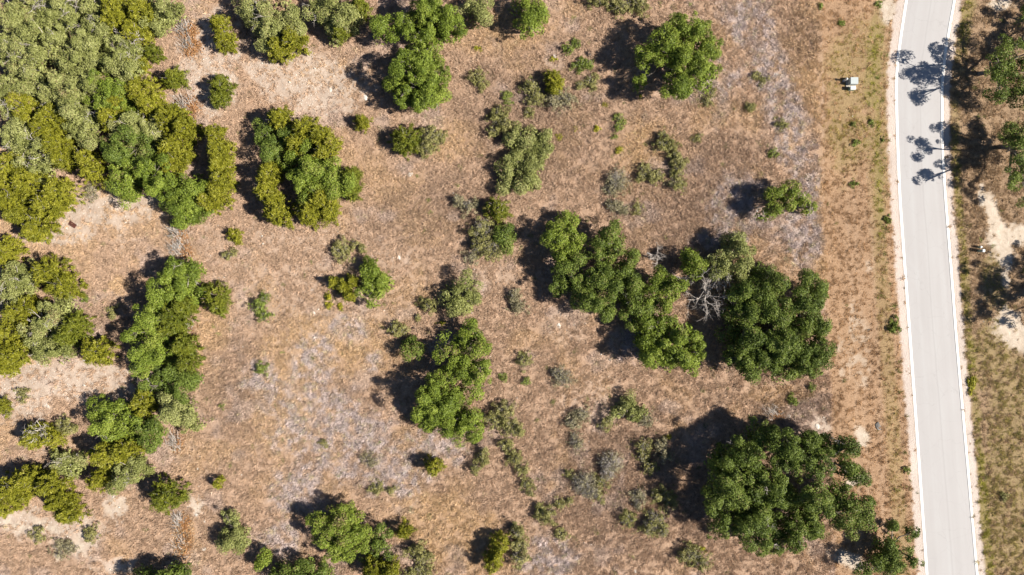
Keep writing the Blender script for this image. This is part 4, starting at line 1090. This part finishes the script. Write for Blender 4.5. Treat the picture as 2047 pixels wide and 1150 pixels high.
# cable pedestal left of it
bx, by = W(1686.5, 162)
ro = tag(link('cable_pedestal', None, None, None, (bx, by, 0)), 'slim white cable pedestal left of the transformer box', 'utility box', 'cable pedestals')
part('post', box_mesh('post', 0.22, 0.22, -0.2, 0.75, 1.0, 0.03), M_WHITE, ro)
part('cap', box_mesh('cap', 0.28, 0.28, 0.755, 1.05, 0.85, 0.05), M_WHITE, ro)
part('base_collar', box_mesh('base_collar', 0.34, 0.34, -0.1, 0.12, 0.9, 0.02), M_BOXG, ro)
# secondary box below it
bx, by = W(1700.5, 179)
ro = tag(link('junction_box', None, None, None, (bx, by, 0)), 'smaller pale junction box just below the transformer box', 'utility box')
part('cabinet', box_mesh('cabinet', 0.72, 0.40, -0.1, 0.62, 0.96, 0.02), M_BOXD, ro)
part('lid', box_mesh('lid', 0.78, 0.46, 0.625, 0.74, 0.94, 0.03, 0.03), M_WHITE, ro)
# pedestals across the road
bx, by = W(1956, 502)
ro = tag(link('cable_pedestal', None, None, None, (bx, by, 0)), 'taller white topped cable pedestal across the road beside pale bare soil', 'utility box', 'cable pedestals')
part('post', box_mesh('post', 0.36, 0.34, -0.2, 0.92, 1.0, 0.03), M_BOXG, ro)
part('cap', box_mesh('cap', 0.42, 0.40, 0.925, 1.10, 0.9, 0.05), M_WHITE, ro)
part('door', box_mesh('door', 0.02, 0.26, 0.12, 0.84, 1.0, 0.005), M_BOXD, ro, (-0.195, 0, 0))
bx, by = W(1955, 494.5)
ro = tag(link('cable_pedestal', None, None, None, (bx, by, 0)), 'shorter green cable pedestal just above the taller one across the road', 'utility box', 'cable pedestals')
part('post', box_mesh('post', 0.26, 0.24, -0.2, 0.60, 1.0, 0.03), M_BOXD, ro)
part('cap', box_mesh('cap', 0.30, 0.28, 0.605, 0.74, 0.85, 0.04), M_WHITE, ro)
# rusty sheet near the wood
bx, by = W(145, 449.5)
o = link('rusty_sheet', box_mesh('rusty_sheet', 1.05, 0.62, -0.02, 0.10, 0.9, 0.03), M_RUST, None, (bx, by, 0.0))
o.rotation_euler = (0.06, 0.1, math.radians(-33)); tag(o, 'dark red rusty metal sheet lying on bare ground at the foot of the wood', 'scrap metal')
# curled metal hoop beside the burnt stone
tb = Tubes(5); a = np.linspace(0.6, 5.6, 22)
tb.add(np.stack([0.26 * np.cos(a), 0.26 * np.sin(a), 0.06 + 0.02 * np.sin(2 * a)], -1), 0.035)
bx, by = W(1757, 855)
tag(link('wire_hoop', tb.mesh('wire_hoop'), M_STEEL, None, (bx, by, 0.03)), 'bent pale hoop lying against the dark burnt stone', 'scrap')
# broken white plank in the shade of the loose oak
bx, by = W(1515, 418)
o = link('white_plank', box_mesh('white_plank', 0.22, 0.75, 0.0, 0.07, 1, 0.01), M_WHITE, None, (bx, by, 0.02)); o.rotation_euler = (0.05, 0, -0.35)
tag(o, 'short white board lying in the shadow left of the loose bright oak', 'board')

# ------------------------------------------------------------------ dry grass
def tuft_mesh(k, blades, length, width, flat, rng):
    a = rng.uniform(0, 2 * math.pi, blades); el = rng.uniform(flat[0], flat[1], blades)
    d = np.stack([np.cos(a) * np.cos(el), np.sin(a) * np.cos(el), np.sin(el)], -1)
    L = length * rng.uniform(0.5, 1.2, (blades, 1))
    b = rng.normal(size=(blades, 3)) * np.array([0.07, 0.07, 0.0]) * (length / 0.3)
    side = norm(np.cross(d, np.array([0, 0, 1.0])))
    w_ = width * rng.uniform(0.6, 1.3, (blades, 1))
    v = np.stack([b - side * w_ * 0.5, b + side * w_ * 0.5, b + d * L * 0.6 + side * w_ * 0.35, b + d * L - np.array([0, 0, 0.12]) * L], 1).reshape(-1, 3)
    return mesh_from('tuft_%d' % k, v, np.arange(blades * 4).reshape(-1, 4), 4, {'shade': np.repeat(rng.random(blades), 4)})
def grass_mat():
    m, nt, N, L, bs = new_mat('dry_grass')
    a = attr(N, 'tint', 'INSTANCER'); s = attr(N, 'shade')
    sc = N.new('ShaderNodeHueSaturation'); L.new(a.outputs['Color'], sc.inputs['Color'])
    L.new(math_n(nt, 'ADD', math_n(nt, 'MULTIPLY', s.outputs['Fac'], 0.4), 0.8), sc.inputs['Value'])
    L.new(sc.outputs[0], bs.inputs['Base Color']); bs.inputs['Roughness'].default_value = 0.8; bs.inputs['Specular IOR Level'].default_value = 0.2
    tr = N.new('ShaderNodeBsdfTranslucent'); L.new(sc.outputs[0], tr.inputs[0])
    mx = N.new('ShaderNodeMixShader'); mx.inputs[0].default_value = 0.2
    L.new(bs.outputs[0], mx.inputs[1]); L.new(tr.outputs[0], mx.inputs[2]); L.new(mx.outputs[0], N['Material Output'].inputs[0])
    return m
M_GRASS = grass_mat()
TUFTS = []
trng = np.random.default_rng(5)
for k in range(6):
    me = tuft_mesh(k, 20 + 4 * (k % 3), 0.32, 0.032, (0.25, 1.3), trng)
    me.materials.append(M_GRASS)
    TUFTS.append(bpy.data.objects.new('grass_tuft_source', me))

def scatter(name, label, u, v, col, size, zoff=-0.02):
    x, y = W(u, v); z = ground_h(x, y) + zoff
    n = len(u)
    me = bpy.data.meshes.new(name); me.vertices.add(n)
    me.vertices.foreach_set('co', np.stack([x, y, z], -1).astype(np.float32).ravel())
    rng = nrng()
    a = me.attributes.new('rot', 'FLOAT_VECTOR', 'POINT'); a.data.foreach_set('vector', np.stack([rng.normal(0, .12, n), rng.normal(0, .12, n), rng.uniform(0, 6.28, n)], -1).astype(np.float32).ravel())
    a = me.attributes.new('size', 'FLOAT', 'POINT'); a.data.foreach_set('value', size.astype(np.float32))
    a = me.attributes.new('variant', 'INT', 'POINT'); a.data.foreach_set('value', rng.integers(0, len(TUFTS), n).astype(np.int32))
    a = me.attributes.new('tint', 'FLOAT_COLOR', 'POINT'); a.data.foreach_set('color', np.concatenate([col, np.ones((n, 1))], 1).astype(np.float32).ravel())
    o = link(name, me)
    ng = bpy.data.node_groups.new(name + '_nodes', 'GeometryNodeTree')
    ng.interface.new_socket('Geometry', in_out='INPUT', socket_type='NodeSocketGeometry')
    ng.interface.new_socket('Geometry', in_out='OUTPUT', socket_type='NodeSocketGeometry')
    gi = ng.nodes.new('NodeGroupInput'); go = ng.nodes.new('NodeGroupOutput')
    jn = ng.nodes.new('GeometryNodeJoinGeometry')
    for t in TUFTS:
        oi = ng.nodes.new('GeometryNodeObjectInfo'); oi.inputs['Object'].default_value = t; oi.inputs['As Instance'].default_value = True
        ng.links.new(oi.outputs['Geometry'], jn.inputs[0])
    ip = ng.nodes.new('GeometryNodeInstanceOnPoints'); ip.inputs['Pick Instance'].default_value = True
    def named(nm, ty):
        q = ng.nodes.new('GeometryNodeInputNamedAttribute'); q.data_type = ty; q.inputs['Name'].default_value = nm
        return q.outputs['Attribute']
    ng.links.new(gi.outputs[0], ip.inputs['Points']); ng.links.new(jn.outputs[0], ip.inputs['Instance'])
    ng.links.new(named('variant', 'INT'), ip.inputs['Instance Index'])
    ng.links.new(named('rot', 'FLOAT_VECTOR'), ip.inputs['Rotation'])
    ng.links.new(named('size', 'FLOAT'), ip.inputs['Scale'])
    ng.links.new(ip.outputs[0], go.inputs[0])
    md = o.modifiers.new('scatter', 'NODES'); md.node_group = ng
    o['kind'] = 'stuff'; o['label'] = label; o['category'] = 'grass'
    return o

def grass():
    rng = nrng(); n0 = 420000
    u = rng.uniform(-60, 2110, n0); v = rng.uniform(-60, 1210, n0)
    z = zones(u, v)
    clump = fbm(u / 7.0, v / 7.0, 6, 3)
    p = 0.16 + 1.25 * sstep(0.42, 0.62, clump)
    p = p * (1 - 0.75 * z['rock']) * (1 - z['bare'] * 0.97) * (1 - z['gravel'] * 0.97) * (1 - z['road']) * (1 - 0.5 * z['track']) * (1 - 0.25 * z['mow'])
    k = rng.random(n0) < p * 0.62
    u = u[k]; v = v[k]; z = {q: w[k] for q, w in z.items()}
    n = len(u)
    base = np.array([0.57, 0.400, 0.282])
    c = np.tile(base, (n, 1))
    def mixc(w, col):
        nonlocal c
        c = c * (1 - w[:, None]) + np.array(col) * w[:, None]
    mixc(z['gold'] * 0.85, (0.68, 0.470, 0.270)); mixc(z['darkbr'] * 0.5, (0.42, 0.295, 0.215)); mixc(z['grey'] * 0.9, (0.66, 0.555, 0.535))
    mixc(z['mow'] * 0.75, (0.60, 0.375, 0.195)); mixc(z['darkbr'] * z['mow'] * 0.55, (0.36, 0.22, 0.125)); mixc(z['verge'] * 0.7, (0.48, 0.34, 0.20))
    g = z['green'] * (rng.random(n) < 0.25 + 0.6 * z['green'])
    mixc(np.clip(g * 1.1, 0, 1), (0.38, 0.35, 0.07))
    odd = rng.random(n)
    tus = (odd < 0.10 * z['grey']) ; mixc(tus * 0.75, (0.56, 0.47, 0.27))
    wd = (odd > 1 - (0.004 + 0.13 * z['mow'] * sstep(62, 24, edge_x(KL, v) - u) * sstep(0.40, 0.6, fbm(u / 14.0, v / 14.0, 2, 2)))); mixc(wd * 0.9, (0.17, 0.21, 0.045))
    c *= rng.normal(1.0, 0.14, (n, 1)).clip(0.5, 1.5)
    s = rng.lognormal(0.05, 0.34, n) * (1 - 0.36 * z['mow']) * (1 - 0.2 * z['verge']) * (1 + 0.25 * z['grey']) * (1 + 0.35 * tus) * (1 + 0.35 * z['darkbr'] * (1 - z['mow']))
    s = np.clip(s * (1 + 0.35 * wd), 0.3, 1.75)
    scatter('dry_grass', 'dry tan grass covering the open ground', u, v, np.clip(c, 0.01, 0.8), s)
grass()
